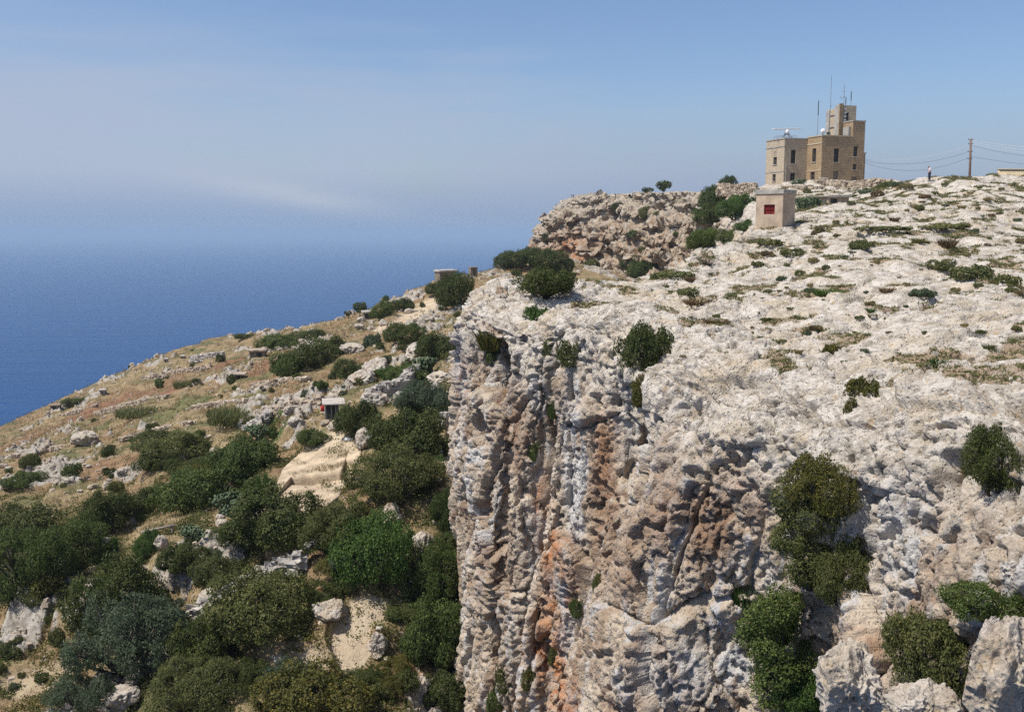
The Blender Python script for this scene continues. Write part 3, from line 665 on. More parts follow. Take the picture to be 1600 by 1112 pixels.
def slope_shrub(px, py, wpx, hpx, kind, mk, label, cat='shrub', name='shrub', group=None, parts=True, on=None):
    if kind in ('dome', 'spread', 'fine'): wpx *= 1.18 if py > 640 else 1.08; hpx *= 1.08 if py > 640 else 1.0
    h = hit(px, py, on)
    if h is None: return None
    p, n, o = h; rad = wpx / FPX * p.y / 2; hh = hpx / FPX * p.y
    back = min(rad * .55, hh * 1.2); d = Vector((p.x, p.y, 0)).normalized(); x, y = p.x + d.x * back, p.y + d.y * back
    z = drop(x, y, o); z = p.z if z is None or z > p.z + rad * .8 or z < p.z - rad else z
    return plant(Vector((x, y, min(z, p.z + rad * .5) - .06 * hh)), rad, hh * 1.1, kind, mk, label, cat, name, group, parts)
def face_plant(px, py, wpx, hpx, kind, mk, label, cat='plant', name='cliff_plant', group=None, parts=False, sink=.25, droop=0.0):
    if parts: wpx *= 1.35; hpx *= 1.2; sink = -.25
    """a plant rooted in the rock face or on a ledge, its middle at the pixel"""
    p, n, o = hit(px, py, (cliff, headland)); rad = wpx / FPX * p.y / 2; hh = hpx / FPX * p.y
    q = p + n * rad * (.5 - sink) * .6; q.z -= hh * .5
    return plant(q, rad, hh, kind, mk, label, cat, name, group, parts, ry=rad * .8)

# large shrubs of the slope, measured one by one
for a in [
 (805, 422, 66, 32, 'dome', 'dark', 'dark rounded bush on the skyline left of the far headland'),
 (857, 424, 60, 36, 'dome', 'dark', 'dark bush at the foot of the far headland, right of the skyline bush'),
 (716, 486, 60, 58, 'dome', 'dark', 'tall dark bush below the stone hut, against the near cliff tip'),
 (689, 462, 42, 24, 'dome', 'dark', 'small dark bush directly below the ruined stone hut'),
 (628, 484, 36, 22, 'dome', 'dark', 'dark bush above the bare sandy clearing'),
 (597, 497, 34, 28, 'dome', 'mid', 'bushy green shrub beside the small shed on the skyline'),
 (480, 528, 60, 20, 'spread', 'dark', 'long dark hedge-like bush on the skyline above the dry slope'),
 (438, 538, 60, 22, 'spread', 'mid', 'lower green bush at the left end of the skyline hedge'),
 (380, 530, 34, 8, 'spread', 'dark', 'flat dark bush on the skyline left of the hedge'),
 (118, 632, 46, 14, 'dome', 'dark', 'dark clump at the seaward edge of the slope, on the skyline'),
 (505, 574, 92, 48, 'dome', 'dark', 'large dark bush in the middle of the dry slope'),
 (448, 588, 56, 40, 'dome', 'mid', 'green bush at the left foot of the large mid-slope bush'),
 (548, 588, 66, 30, 'spread', 'dark', 'low dark bush right of the large mid-slope bush'),
 (635, 538, 66, 32, 'dome', 'dark', 'round dark bush just below the sandy clearing'),
 (612, 592, 42, 24, 'dome', 'bright', 'bright green bush among the pale boulders'),
 (640, 604, 64, 34, 'dome', 'mid', 'bush leaning over the boulder field left of the cliff'),
 (686, 564, 70, 44, 'dome', 'dark', 'dark round bush beside the cliff edge above the boulders'),
 (668, 650, 112, 50, 'fine', 'grey', 'broad grey-green bush below the dry stone wall'),
 (640, 716, 124, 84, 'dome', 'dark', 'biggest dark round bush, right of the pale stone platform'),
 (560, 688, 70, 58, 'dome', 'dark', 'dark bush beside the wooden shed'),
 (490, 702, 46, 26, 'dome', 'mid', 'green bush at the top left of the stone platform'),
 (384, 748, 104, 52, 'spread', 'mid', 'wide green thicket left of the stone platform'),
 (318, 796, 124, 60, 'spread', 'mid', 'sprawling green thicket below the dry terraces'),
 (414, 780, 40, 40, 'fine', 'bright', 'feathery bright green shrub at the platform edge'),
 (622, 800, 150, 82, 'fine', 'olive', 'broad olive-green bush spilling below the stone platform'),
 (700, 836, 70, 66, 'fine', 'mid', 'green bush pressed against the foot of the cliff'),
 (430, 880, 170, 86, 'dome', 'dark', 'wide dark bush above the pale rubble bank'),
 (536, 880, 130, 84, 'fine', 'olive', 'olive bush in the centre of the lower slope'),
 (592, 948, 124, 108, 'dome', 'bright', 'bright green bush with a shaded hollow beneath it'),
 (408, 1020, 150, 100, 'dome', 'olive', 'large rounded olive-dark bush left of the sandy path'),
 (678, 960, 110, 100, 'fine', 'mid', 'green bush right of the sandy path, upper one'),
 (686, 1060, 110, 110, 'dome', 'mid', 'deep green bush at the cliff foot, lower one'),
 (700, 1125, 90, 60, 'dome', 'dark', 'dark bush at the bottom of the cliff foot'),
 (52, 930, 150, 110, 'fine', 'mid', 'feathery green thicket at the left edge of the slope'),
 (120, 892, 110, 80, 'fine', 'mid', 'paler feathery green bush right of the left-edge thicket'),
 (30, 850, 110, 50, 'spread', 'olive', 'olive bush behind the left-edge thicket'),
 (172, 836, 80, 62, 'dome', 'dark', 'very dark bush above the rocky spur on the left'),
 (222, 810, 60, 40, 'dome', 'dark', 'dark bush to the right of the very dark spur bush'),
 (192, 998, 132, 126, 'dome', 'dark', 'near-black rounded bush on the rocky spur'),
 (210, 1090, 200, 120, 'fine', 'grey', 'silvery grey-green bush at the lower left'),
 (130, 1122, 110, 70, 'fine', 'grey', 'smaller silvery bush at the bottom left corner'),
 (320, 1052, 110, 84, 'dome', 'dark', 'dark olive bush between the silvery bush and the large olive bush'),
 (310, 1118, 150, 70, 'fine', 'olive', 'olive bush at the bottom edge left of the yellowing one'),
 (488, 1142, 176, 84, 'dome', 'yellow', 'yellowing bush with golden leaves at the bottom edge'),
 (176, 872, 30, 30, 'small', 'bright', 'small bright green bush at the top of the rocky spur'),
 (232, 872, 40, 44, 'dome', 'bright', 'bright green bush below the plank on the left slope'),
 (288, 912, 66, 44, 'dome', 'dark', 'dark bush between the rocky spur and the rubble bank'),
 (346, 926, 76, 56, 'dome', 'olive', 'rusty olive bush at the left end of the rubble bank'),
 (40, 764, 60, 22, 'spread', 'mid', 'green bush on the left edge among grey rocks'),
 (345, 566, 26, 12, 'small', 'dark', 'small dark round bush beside the red earth plot'),
 (250, 606, 20, 14, 'small', 'mid', 'small round bush alone on the dry slope above the reeds'),
 (362, 600, 18, 16, 'small', 'dark', 'small dark bush left of the low stone shelter'),
 (305, 604, 18, 9, 'small', 'dark', 'tiny dark bush on the dry slope right of the round one'),
]: slope_shrub(*a, on=(hill,))
for a in [(355, 672, 70, 30, 'reed', 'herb', 'stand of tall pale green reeds above the boulders'), (212, 652, 66, 17, 'reed', 'herb', 'strip of green reeds on the dry slope'),
          (285, 606, 30, 14, 'reed', 'herb', 'grey-green patch of reeds on the upper dry slope')]:
    slope_shrub(*a, cat='reeds', name='reed_bed', on=(hill,))
for px, py, w_, h_, lab in [(562, 496, 26, 28, 'little round-headed tree on the skyline left of the small shed'), (544, 497, 14, 14, 'smallest skyline tree, left of the round-headed one')]:
    p, n, o = hit(px, py, (hill,)) if hit(px, py, (hill,)) else (un(px, py, 190), None, None); s_ = w_ / FPX * p.y / 2
    t = empty('tree', p - Vector((0, 0, .1))); t.scale = (s_, s_, h_ / FPX * p.y / 2)
    tag(t, lab, 'tree')
    lb = [(0, 0, 1.25, .7, .7, .55)] + [(math.cos(a) * .5, math.sin(a) * .5, 1.2 + .3 * math.sin(a * 2.3), .38, .38, .33) for a in range(7)]
    link('crown', crown('crown', lb, 1600, .16, 7 + px), t, LEAF['dark'])
    bm = bmesh.new(); tube(bm, [(0, 0, -.2), (.05, 0, .5), (0, .03, 1.2)], [.09, .07, .03])
    for a in range(5): tube(bm, [(.04, 0, .5), (math.cos(a * 1.3) * .3, math.sin(a * 1.3) * .3, .9), (math.cos(a * 1.3) * .5, math.sin(a * 1.3) * .5, 1.3)], [.045, .03, .012], 5)
    link('trunk', bm_mesh('trunk', bm), t, WOOD)

# smaller shrubs scattered over the slope
sr = random.Random(3); placed = 0
ZONES = [((140, 640, 430, 730), 46, (10, 30), ['mid', 'dark', 'olive', 'olive'], 'small green shrub on the rocky terraces below the reeds', 'small shrubs on the middle terraces'),
         ((560, 540, 710, 640), 26, (14, 34), ['dark', 'mid', 'olive', 'grey'], 'small shrub growing between the pale boulders left of the cliff', 'small shrubs in the boulder field'),
         ((440, 590, 580, 650), 20, (10, 28), ['olive', 'mid', 'grey'], 'small shrub on the dry bank above the wooden shed', 'small shrubs above the shed'),
         ((0, 720, 300, 830), 30, (12, 36), ['mid', 'dark', 'olive'], 'low shrub among grey rocks on the left slope', 'low shrubs on the left slope'),
         ((60, 860, 360, 1000), 26, (16, 40), ['olive', 'mid', 'grey', 'yellow'], 'low shrub on the stony ground around the rocky spur', 'low shrubs around the spur'),
         ((0, 960, 120, 1112), 14, (14, 36), ['olive', 'mid', 'grey'], 'low herb on the bare ground at the lower left', 'herbs at the lower left'),
         ((640, 640, 740, 900), 24, (14, 40), ['olive', 'mid', 'yellow', 'bright'], 'low shrub on the terraces at the cliff foot', 'low shrubs at the cliff foot'),
         ((540, 860, 720, 1112), 18, (18, 46), ['olive', 'mid', 'dry', 'bright'], 'small shrub beside the sandy path', 'small shrubs beside the path'),
         ((180, 540, 460, 640), 24, (6, 15), ['mid', 'dark', 'olive'], 'tiny shrub on the upper dry slope', 'tiny shrubs on the upper slope'),
         ((560, 470, 720, 540), 16, (9, 22), ['dark', 'olive', 'mid'], 'small dark shrub on the stony rise below the hut', 'small shrubs below the hut'),
         ((760, 395, 1000, 440), 22, (12, 36), ['dark', 'olive', 'mid'], 'dark shrub at the foot of the far headland', 'shrubs at the foot of the headland')]
for (x0, y0, x1, y1), n, (a, b), mks, lab, grp in ZONES:
    k = 0; tries = 0; n = round(n * .55)
    while k < n and tries < n * 8:
        tries += 1; px, py = sr.uniform(x0, x1), sr.uniform(y0, y1); h = hit(px, py)
        if not h or h[2] is not hill: continue
        if any(((px - c[0]) / c[2]) ** 2 + ((py - c[1]) / c[3]) ** 2 < 1 for c in ((632, 500, 66, 20), (545, 1010, 34, 56), (490, 740, 80, 58), (570, 960, 26, 30))): continue
        w_ = sr.uniform(a, b) * sr.uniform(.7, 1.2); mk = sr.choice(mks); kd = sr.choice(['small', 'small', 'low'])
        if slope_shrub(px, py, w_, w_ * sr.uniform(.45, .75) * (.7 if kd == 'low' else 1), kd, mk, lab, group=grp, parts=False, on=(hill,)): k += 1

# plants rooted in the near cliff and on its ledges
for a in [(1010, 538, 78, 70, 'spread', 'dark', 'dark bush hanging over the recess in the cliff edge'), (852, 462, 84, 36, 'spread', 'dark', 'dark spreading bush on top of the cliff tip block'),
          (1008, 412, 44, 28, 'dome', 'mid', 'green bush at the back rim of the plateau'), (1574, 700, 74, 96, 'dome', 'dark', 'dark bush on the big rock at the right edge of the photo'),
          (1270, 860, 120, 150, 'tall', 'olive', 'tall olive bush filling the gully in the cliff, upper part'), (1300, 880, 76, 100, 'dome', 'olive', 'dark olive bush pressed into the right side of the gully'), (1215, 960, 70, 90, 'dome', 'mid', 'green bush on the left side of the gully below the tall olive bush'), (1255, 990, 160, 170, 'tall', 'mid', 'darker green bush in the gully below the tall olive bush'),
          (1290, 765, 84, 84, 'dome', 'yellow', 'yellow-brown bush at the head of the gully'), (1462, 975, 125, 125, 'dome', 'olive', 'leafy bush at the foot of the big right-hand rock'),
          (1530, 920, 120, 50, 'spread', 'mid', 'low green bush on the ledge above the white boulder'), (1266, 1085, 90, 80, 'dome', 'bright', 'bright green bush at the bottom of the gully')]:
    face_plant(*a, cat='bush', name='bush', parts=True)
for a in [(842, 492, 56, 26, 'low', 'bright', 'pale green cushion plant beside the dark cliff tip bush'), (1036, 432, 66, 18, 'low', 'olive', 'low olive mat at the back rim below the green bush'),
          (893, 552, 56, 44, 'small', 'olive', 'olive plant hanging from a pillar left of the recess'), (866, 640, 22, 30, 'small', 'mid', 'small green plant high on the cliff pillar'),
          (838, 702, 26, 40, 'small', 'mid', 'green plant halfway down the left part of the cliff'), (902, 948, 32, 34, 'small', 'mid', 'round green plant low on the cliff beside the orange streak'),
          (935, 910, 22, 36, 'small', 'olive', 'thin olive plant right of the orange streak'), (868, 1020, 30, 44, 'small', 'olive', 'olive plant at the foot of the orange streak'),
          (770, 552, 36, 34, 'small', 'mid', 'light green plant in the face of the cliff tip'), (765, 522, 50, 40, 'tuft', 'yellow', 'yellow grass in the hollow below the cliff tip'),
          (855, 545, 26, 44, 'small', 'olive', 'narrow olive plant in the groove left of the pillar'), (1160, 930, 40, 56, 'tuft', 'bright', 'spiky green plant left of the gully bushes'),
          (1170, 1000, 70, 70, 'twiggy', DRYWOOD, 'bleached leafless bush left of the gully'), (1350, 606, 80, 34, 'low', 'yellow', 'yellow-green mat in the crack between the two big rocks'),
          (1328, 640, 26, 40, 'small', 'yellow', 'yellow plant in the notch above the gully'), (1300, 546, 34, 20, 'low', 'yellow', 'small yellow-green mat near the cliff edge'), (1466, 566, 34, 24, 'tuft', 'bright', 'bright green leafy rosette on the pale rock'),
          (785, 1060, 36, 50, 'small', 'olive', 'olive plant at the lower left foot of the cliff'), (825, 1055, 36, 46, 'small', 'yellow', 'yellowing plant low on the left of the cliff'), (775, 1090, 40, 50, 'small', 'mid', 'green plant at the bottom left of the cliff'), (1000, 610, 40, 50, 'small', 'yellow', 'yellow herb inside the recess under the hanging bush'),
          (1590, 720, 50, 60, 'twiggy', DRYWOOD, 'bleached twigs below the dark bush at the right edge')]:
    face_plant(*a)
# low plants of the plateau: measured ones, then the many small cushions
for px, py, w_, h_, kd, mk, lab in [(1235, 402, 56, 15, 'low', 'olive', 'flat green mat on the pale rock in front of the block hut'), (1440, 470, 46, 18, 'low', 'grey', 'grey-green cushion on the bare rock right of centre'),
        (1515, 440, 96, 28, 'low', 'herb', 'widest olive cushion on the right of the plateau'), (1470, 425, 60, 24, 'small', 'olive', 'taller green plant left of the widest cushion'), (1570, 445, 60, 26, 'low', 'olive', 'green cushion right of the widest one'),
        (1075, 464, 40, 18, 'low', 'herb', 'round pale cushion near the cliff edge'), (1090, 480, 56, 14, 'tuft', 'dry', 'rust-brown dead tuft near the cliff edge'), (1120, 505, 50, 10, 'tuft', 'dry', 'row of dead brown stalks on the bare rock'),
        (1345, 390, 46, 20, 'low', 'herb', 'dry olive cushion in the middle of the plateau'), (1480, 390, 34, 22, 'tuft', 'dry', 'reddish dry plant on the far right of the plateau'), (1205, 383, 60, 12, 'low', 'herb', 'thin olive strip in front of the block hut'),
        (1290, 462, 50, 18, 'tuft', 'bright', 'sprawling green weed in the middle foreground rocks'), (1360, 490, 20, 12, 'tuft', 'bright', 'small bright rosette on bare rock'), (1480, 360, 90, 12, 'low', 'herb', 'long low green strip on the far plateau'),
        (1380, 362, 110, 10, 'low', 'herb', 'longest dry green strip right of the block hut'), (985, 440, 60, 14, 'tuft', 'dry', 'reddish dead grass on the back rim'), (1105, 420, 50, 20, 'twiggy', WOOD, 'dark leafless shrub near the back rim'), (1060, 437, 70, 14, 'low', 'herb', 'olive strip along the back rim')]:
    slope_shrub(px, py, w_, h_ * .75, kd, mk, lab, 'plant', 'cushion_plant', parts=False, on=(cliff,))
FILL = [(0, 860, 230, 1112), (230, 840, 480, 1000), (260, 980, 480, 1112), (560, 760, 735, 900), (630, 900, 735, 1112), (240, 700, 420, 800), (420, 820, 600, 960), (380, 1060, 620, 1112)]
k = 0
while k < 66:
    x0, y0, x1, y1 = sr.choice(FILL); px, py = sr.uniform(x0, x1), sr.uniform(y0, y1); h = hit(px, py)
    if not h or h[2] is not hill or any(((px - c[0]) / c[2]) ** 2 + ((py - c[1]) / c[3]) ** 2 < 1 for c in ((545, 1010, 60, 76), (490, 740, 96, 74), (570, 960, 40, 40), (60, 1075, 90, 40), (470, 1048, 90, 34))) or (300 < px < 500 and abs(py - (962 - (px - 305) * .52)) < 34): continue
    w_ = sr.uniform(34, 84); slope_shrub(px, py, w_, w_ * sr.uniform(.34, .62), sr.choice(['spread', 'fine', 'small', 'dome', 'spread']), sr.choice(['olive', 'mid', 'dark', 'olive', 'dark', 'grey', 'yellow']), 'scrub bush merging into the thicket of the lower slope', 'shrub', 'shrub', 'scrub of the lower slope', False, (hill,)); k += 1
k = 0
while k < 130:
    py = 292 + 270 * sr.random() ** 1.35; px = sr.uniform(1040, 1598); h = hit(px, py)
    if not h or h[2] is not cliff or h[1].z < .35 or h[0].y > 150: continue
    far_ = py < 380; w_ = sr.uniform(8, 28) if far_ else sr.uniform(6, 26); mk = sr.choice(['olive', 'herb', 'herb', 'grey', 'dry', 'straw', 'straw', 'herb']); kd = sr.choice(['low', 'low', 'small', 'tuft'])
    dry_ = mk in ('dry', 'straw')
    slope_shrub(px, py, w_, w_ * (sr.uniform(.22, .4) if kd != 'tuft' else .4), kd, mk, 'dry straw-coloured tuft in a hollow of the plateau rock' if dry_ else 'low green cushion in a hollow of the plateau rock', 'plant', 'cushion_plant',
                'dry tufts on the plateau' if dry_ else 'green cushions on the plateau', False, (cliff,)); k += 1
# the green gully between the plateau and the headland
for px, py, w_, h_, kd, mk, lab in [(1120, 330, 46, 40, 'dome', 'mid', 'green bush high in the gully left of the block hut'), (1150, 350, 56, 36, 'dome', 'bright', 'bright green bush in the gully beside the block hut'), (1115, 360, 50, 34, 'dome', 'dark', 'dark bush in the middle of the gully'),
        (1100, 388, 50, 36, 'dome', 'mid', 'green bush at the gully bottom behind the plateau rim'), (1155, 330, 40, 30, 'dome', 'bright', 'bright green bush on the gully side just left of the block hut'), (1098, 362, 40, 28, 'dome', 'mid', 'green bush on the left side of the gully'), (1128, 318, 36, 26, 'dome', 'mid', 'green bush below the broken gully wall'), (1140, 378, 46, 26, 'dome', 'mid', 'green bush tucked behind the plateau rim below the hut'), (1135, 305, 30, 24, 'dome', 'dark', 'dark bush at the head of the gully'), (1165, 362, 34, 18, 'dome', 'bright', 'lowest bright bush against the hut side of the gully'),
        (1000, 420, 50, 28, 'dome', 'mid', 'green bush on the headland foot seen over the rim')]:
    slope_shrub(px, py, w_, h_, kd, mk, lab, on=(headland, cliff))
for px, py, w_, h_, mk, lab in [(962, 322, 16, 13, 'dark', 'dark bush on the upper ledge of the headland'), (1010, 330, 30, 22, 'olive', 'brownish bush on the right upper ledge of the headland'), (1028, 335, 18, 14, 'dark', 'dark bush beside the brownish ledge bush'), (988, 365, 18, 12, 'bright', 'bright green bush in the middle of the headland face'),
        (852, 372, 12, 16, 'dark', 'dark bush on the left edge of the headland'), (1003, 392, 18, 14, 'olive', 'olive bush low on the headland face')]:
    face_plant(px, py, w_, h_, 'small', mk, lab, 'shrub', 'shrub')
# ---------------------------------------------------------------- buildings and other things
def box(bm, x0, x1, y0, y1, z0, z1, M=None):
    vs = [bm.verts.new((x, y, z)) for z in (z0, z1) for y in (y0, y1) for x in (x0, x1)]
    for f in ((0, 2, 3, 1), (4, 5, 7, 6), (0, 1, 5, 4), (2, 6, 7, 3), (0, 4, 6, 2), (1, 3, 7, 5)): bm.faces.new([vs[i] for i in f])
    if M is not None: bmesh.ops.transform(bm, matrix=M, verts=vs)
    return vs
def part(name, bm, mat, parent=None, label=None, smooth=False):
    o = link(name, bm_mesh(name, bm, smooth), parent, mat)
    if label: o['label'] = label
    return o
def masonry(name, ca, cb, mortar, row=.30, length=.75, dirt=.35):
    """squared limestone blocks: courses follow the wall's own axes"""
    m = Mat(name); tcn = m.n('ShaderNodeTexCoord'); sp = m.n('ShaderNodeSeparateXYZ'); m.L.new(tcn.outputs['Object'], sp.inputs[0])
    nn = m.n('ShaderNodeSeparateXYZ'); m.L.new(tcn.outputs['Normal'], nn.inputs[0])
    ax = m.op('GREATER_THAN', m.op('ABSOLUTE', nn.outputs[0]), .7)
    u = m.op('ADD', m.op('MULTIPLY', sp.outputs[0], m.op('SUBTRACT', 1.0, ax)), m.op('MULTIPLY', sp.outputs[1], ax))
    cmb = m.n('ShaderNodeCombineXYZ'); m.L.new(u, cmb.inputs[0]); m.L.new(sp.outputs[2], cmb.inputs[1])
    br = m.n('ShaderNodeTexBrick'); m.L.new(cmb.outputs[0], br.inputs[0]); br.inputs['Scale'].default_value = 1; br.inputs['Brick Width'].default_value = length; br.inputs['Row Height'].default_value = row
    br.inputs['Mortar Size'].default_value = .018; br.inputs['Color1'].default_value = (*ca, 1); br.inputs['Color2'].default_value = (*cb, 1); br.inputs['Mortar'].default_value = (*mortar, 1); br.inputs['Bias'].default_value = -.2
    c = br.outputs[0]; n = m.noise(.8, 5, m.pos((1, 1, .4), obj=True), .6, .4)
    c = m.mix(m.op('MULTIPLY', m.step(n, .50, .68), dirt), c, (.17, .135, .10)); c = m.mix(m.op('MULTIPLY', m.step(m.noise(5, 4, m.pos(obj=True)), .5, .75), .3), c, (.22, .17, .12))
    m.color(c); m.bump(m.op('ADD', m.op('MULTIPLY', br.outputs[1], -.6), m.noise(9, 4, m.pos(obj=True))), .03); return m.m
STONE = masonry('station_limestone', (.40, .285, .165), (.31, .215, .125), (.19, .135, .085))
STONE_PALE = masonry('pale_limestone', (.50, .41, .29), (.45, .36, .25), (.33, .26, .18), .34, .9, .25)
CONC = simple('grey_concrete', (.36, .33, .28), .9, .2, 1.5, .01)
DARKGLASS = simple('dark_glass', (.018, .020, .022), .25, .2, 3)
TIMBER = simple('painted_timber', (.16, .13, .10), .7, .2, 4)
WHITE = simple('white_paint', (.78, .78, .76), .45, .05, 4)
GALV = simple('galvanised_metal', (.32, .33, .34), .45, .15, 5, 0, .6)
DARKMETAL = simple('dark_metal', (.06, .062, .065), .5, .2, 5)
GREENP = simple('green_paint', (.035, .075, .05), .6, .15, 4)
REDP = simple('dark_red_paint', (.16, .016, .014), .6, .18, 4)
RUBBLE = simple('dry_stone', (.36, .29, .215), .95, .35, 1.3, .03)
RUBBLE_GREY = simple('grey_dry_stone', (.40, .36, .31), .95, .3, 1.3, .03)

# --- radar station, corner on to the camera
SD = 187.0; PXM = FPX / SD; th_ = R(18); c_, s_ = math.cos(th_), math.sin(th_)
st_o = un(1282, 291, SD); station = empty('radar_station', st_o, th_)
tag(station, 'square limestone radar station with stepped tower on the skyline', 'building')
hz = lambda py: (291 - py) / PXM
DEP0 = st_o.y * CP - (st_o.z + 6) * SP
def aR(px, e2=0.0):
    k = (px - CX) / FPX; return (st_o.x - e2 * s_ - k * (DEP0 + e2 * c_ * CP)) / (k * s_ * CP - c_)
def bL(px, e1=0.0):
    k = (px - CX) / FPX; return (st_o.x + e1 * c_ - k * (DEP0 + e1 * s_ * CP)) / (k * c_ * CP + s_)
def wall_with_holes(bm, u0, u1, z0, z1, holes, P, depth=.32):
    """a wall face P(u, z, inward) with window openings and their reveals"""
    us = sorted({u0, u1} | {h[0] for h in holes} | {h[1] for h in holes}); zs = sorted({z0, z1} | {h[2] for h in holes} | {h[3] for h in holes})
    vc = {}
    def v(u, z, w=0.0):
        k = (round(u, 4), round(z, 4), w)
        if k not in vc: vc[k] = bm.verts.new(P(u, z, w))
        return vc[k]
    for i in range(len(us) - 1):
        for j in range(len(zs) - 1):
            um, zm = (us[i] + us[i + 1]) / 2, (zs[j] + zs[j + 1]) / 2
            if any(h[0] < um < h[1] and h[2] < zm < h[3] for h in holes): continue
            bm.faces.new((v(us[i], zs[j]), v(us[i + 1], zs[j]), v(us[i + 1], zs[j + 1]), v(us[i], zs[j + 1])))
    for a, b, c0, d in holes:
        q = [(a, c0), (b, c0), (b, d), (a, d)]
        for k in range(4):
            (ua, za), (ub, zb) = q[k], q[(k + 1) % 4]; bm.faces.new((v(ua, za), v(ub, zb), v(ub, zb, depth), v(ua, za, depth)))
def window(parent, P, h, kind='window', mat=None, sill=True, label=None, cross=True):
    a, b, c0, d = h; e = .24; fr = .07
    bm = bmesh.new()
    def slab(u0, u1, z0, z1, w0, w1):
        vs = [bm.verts.new(P(u, z, w)) for w in (w0, w1) for z in (z0, z1) for u in (u0, u1)]
        for f in ((0, 2, 3, 1), (4, 5, 7, 6), (0, 1, 5, 4), (2, 6, 7, 3), (0, 4, 6, 2), (1, 3, 7, 5)): bm.faces.new([vs[i] for i in f])
    slab(a, b, c0, d, e, e + .05); o = part(kind, bm, mat or DARKGLASS, parent, label)
    bm = bmesh.new(); slab(a, a + fr, c0, d, e - .05, e - .004); slab(b - fr, b, c0, d, e - .05, e - .004); slab(a + fr, b - fr, d - fr, d, e - .05, e - .004)
    if cross: slab(a + fr, b - fr, (c0 + d) / 2 - .03, (c0 + d) / 2 + .03, e - .05, e - .004); slab((a + b) / 2 - .025, (a + b) / 2 + .025, c0, d - fr, e - .06, e - .052)
    part('frame', bm, TIMBER, o)
    if sill:
        bm = bmesh.new(); slab(a - .12, b + .12, c0 - .16, c0 - .003, -.12, .2); part('sill', bm, CONC, o)
    return o
MB0, MB1 = 0.0, aR(1350); K2 = bL(1261); W1 = aR(1225.5, K2); L1B = bL(1197, W1); DEEP = 11.0
zr = hz(215); base = -1.5
PR0 = lambda u, z, w: (u, 0.0 + w, z)                       # front right-hand face of the main block
PL0 = lambda u, z, w: (0.0 + w, u, z)                       # left face of the main block
PR1 = lambda u, z, w: (u, K2 + w, z); PL1 = lambda u, z, w: (W1 + w, u, z)
def hR(x0, x1, y0, y1, e2=0.0): return (aR(x0, e2), aR(x1, e2), hz(y1), hz(y0))
def hL(x0, x1, y0, y1, e1=0.0): return (bL(x1, e1), bL(x0, e1), hz(y1), hz(y0))
h_r0 = [hR(1303, 1311, 233, 254), hR(1303, 1311, 267.5, 286), hR(1333.5, 1340, 229, 244.5), hR(1333.5, 1339, 256, 265), hR(1331.5, 1340.5, 275.5, 287)]
h_l0 = [hL(1269, 1275, 232.5, 253), hL(1267.5, 1274, 268.5, 280)]
h_r1 = [hR(1236, 1243.5, 233.5, 254.5, K2), hR(1236, 1243.5, 269, 281, K2)]
h_l1 = [hL(1208.5, 1214, 243.5, 255, W1), hL(1208, 1213, 270, 281, W1)]
bm = bmesh.new(); P_ = PR0
wall_with_holes(bm, MB0, MB1, base, zr, h_r0, PR0); wall_with_holes(bm, 0, K2, base, zr, h_l0, PL0)
for q in (((MB1, 0), (MB1, DEEP)), ((MB1, DEEP), (0, DEEP)), ((0, DEEP), (0, K2))):
    (xa, ya), (xb, yb) = q; bm.faces.new([bm.verts.new(c) for c in ((xa, ya, base), (xb, yb, base), (xb, yb, zr), (xa, ya, zr))])
bm.faces.new([bm.verts.new(c) for c in ((0, 0, zr - .25), (MB1, 0, zr - .25), (MB1, DEEP, zr - .25), (0, DEEP, zr - .25))])
part('main_block', bm, STONE, station)
zw = hz(217) - .05
bm = bmesh.new(); wall_with_holes(bm, W1, -.003, base, zw, h_r1, PR1); wall_with_holes(bm, K2, L1B, base, zw, h_l1, PL1)
for q in (((W1, L1B), (-.003, L1B)), ((-.003, L1B), (-.003, K2))):
    (xa, ya), (xb, yb) = q; bm.faces.new([bm.verts.new(c) for c in ((xa, ya, base), (xb, yb, base), (xb, yb, zw), (xa, ya, zw))])
bm.faces.new([bm.verts.new(c) for c in ((W1, K2, zw - .25), (-.003, K2, zw - .25), (-.003, L1B, zw - .25), (W1, L1B, zw - .25))])
part('side_wing', bm, STONE_PALE, station)
for P_, hs in ((PR0, h_r0), (PL0, h_l0), (PR1, h_r1), (PL1, h_l1)):
    for i, h in enumerate(hs):
        dr = P_ is PR0 and i in (1, 4)
        if dr: window(station, P_, h, 'door', TIMBER, False, cross=False)
        else: window(station, P_, h)
bm = bmesh.new()                                               # cornice, parapet coping and string courses
box(bm, -.10, MB1 * .735, -.10, .28, zr + .003, zr + .20); box(bm, -.10, .25, .283, K2, zr + .003, zr + .20)
box(bm, -.07, -.003, -.07, K2 - .003, hz(226.5), hz(224.5)); box(bm, -.07, -.003, -.07, K2 - .003, hz(267.2), hz(266))
part('cornice', bm, STONE_PALE, station)
bm = bmesh.new()
box(bm, W1 - .10, -.006, K2 - .10, K2 + .25, zw + .003, zw + .22); box(bm, W1 - .10, W1 + .25, K2 + .253, L1B, zw + .003, zw + .22)
box(bm, W1 - .09, W1 - .003, K2 - .09, L1B, hz(229), hz(227)); box(bm, W1 - .06, W1 - .003, K2 - .06, L1B, hz(267.5), hz(266))
part('parapet', bm, CONC, station)
# blocked round-headed opening above the wing window
bm = bmesh.new(); u0, u1 = bL(1214, W1), bL(1208.5, W1); zc = hz(237.5)
ring = [((u0 + u1) / 2 + (u1 - u0) / 2 * 1.05 * math.cos(a), zc + .45 * math.sin(a)) for a in np.linspace(0, 2 * math.pi, 17)[:-1]]
f0 = [bm.verts.new((W1 - .03, u, z)) for u, z in ring]; f1 = [bm.verts.new((W1 + .02, u, z)) for u, z in ring]; bm.faces.new(f0)
for k in range(16): bm.faces.new((f0[k], f1[k], f1[(k + 1) % 16], f0[(k + 1) % 16]))
part('blocked_arch', bm, RUBBLE, station)
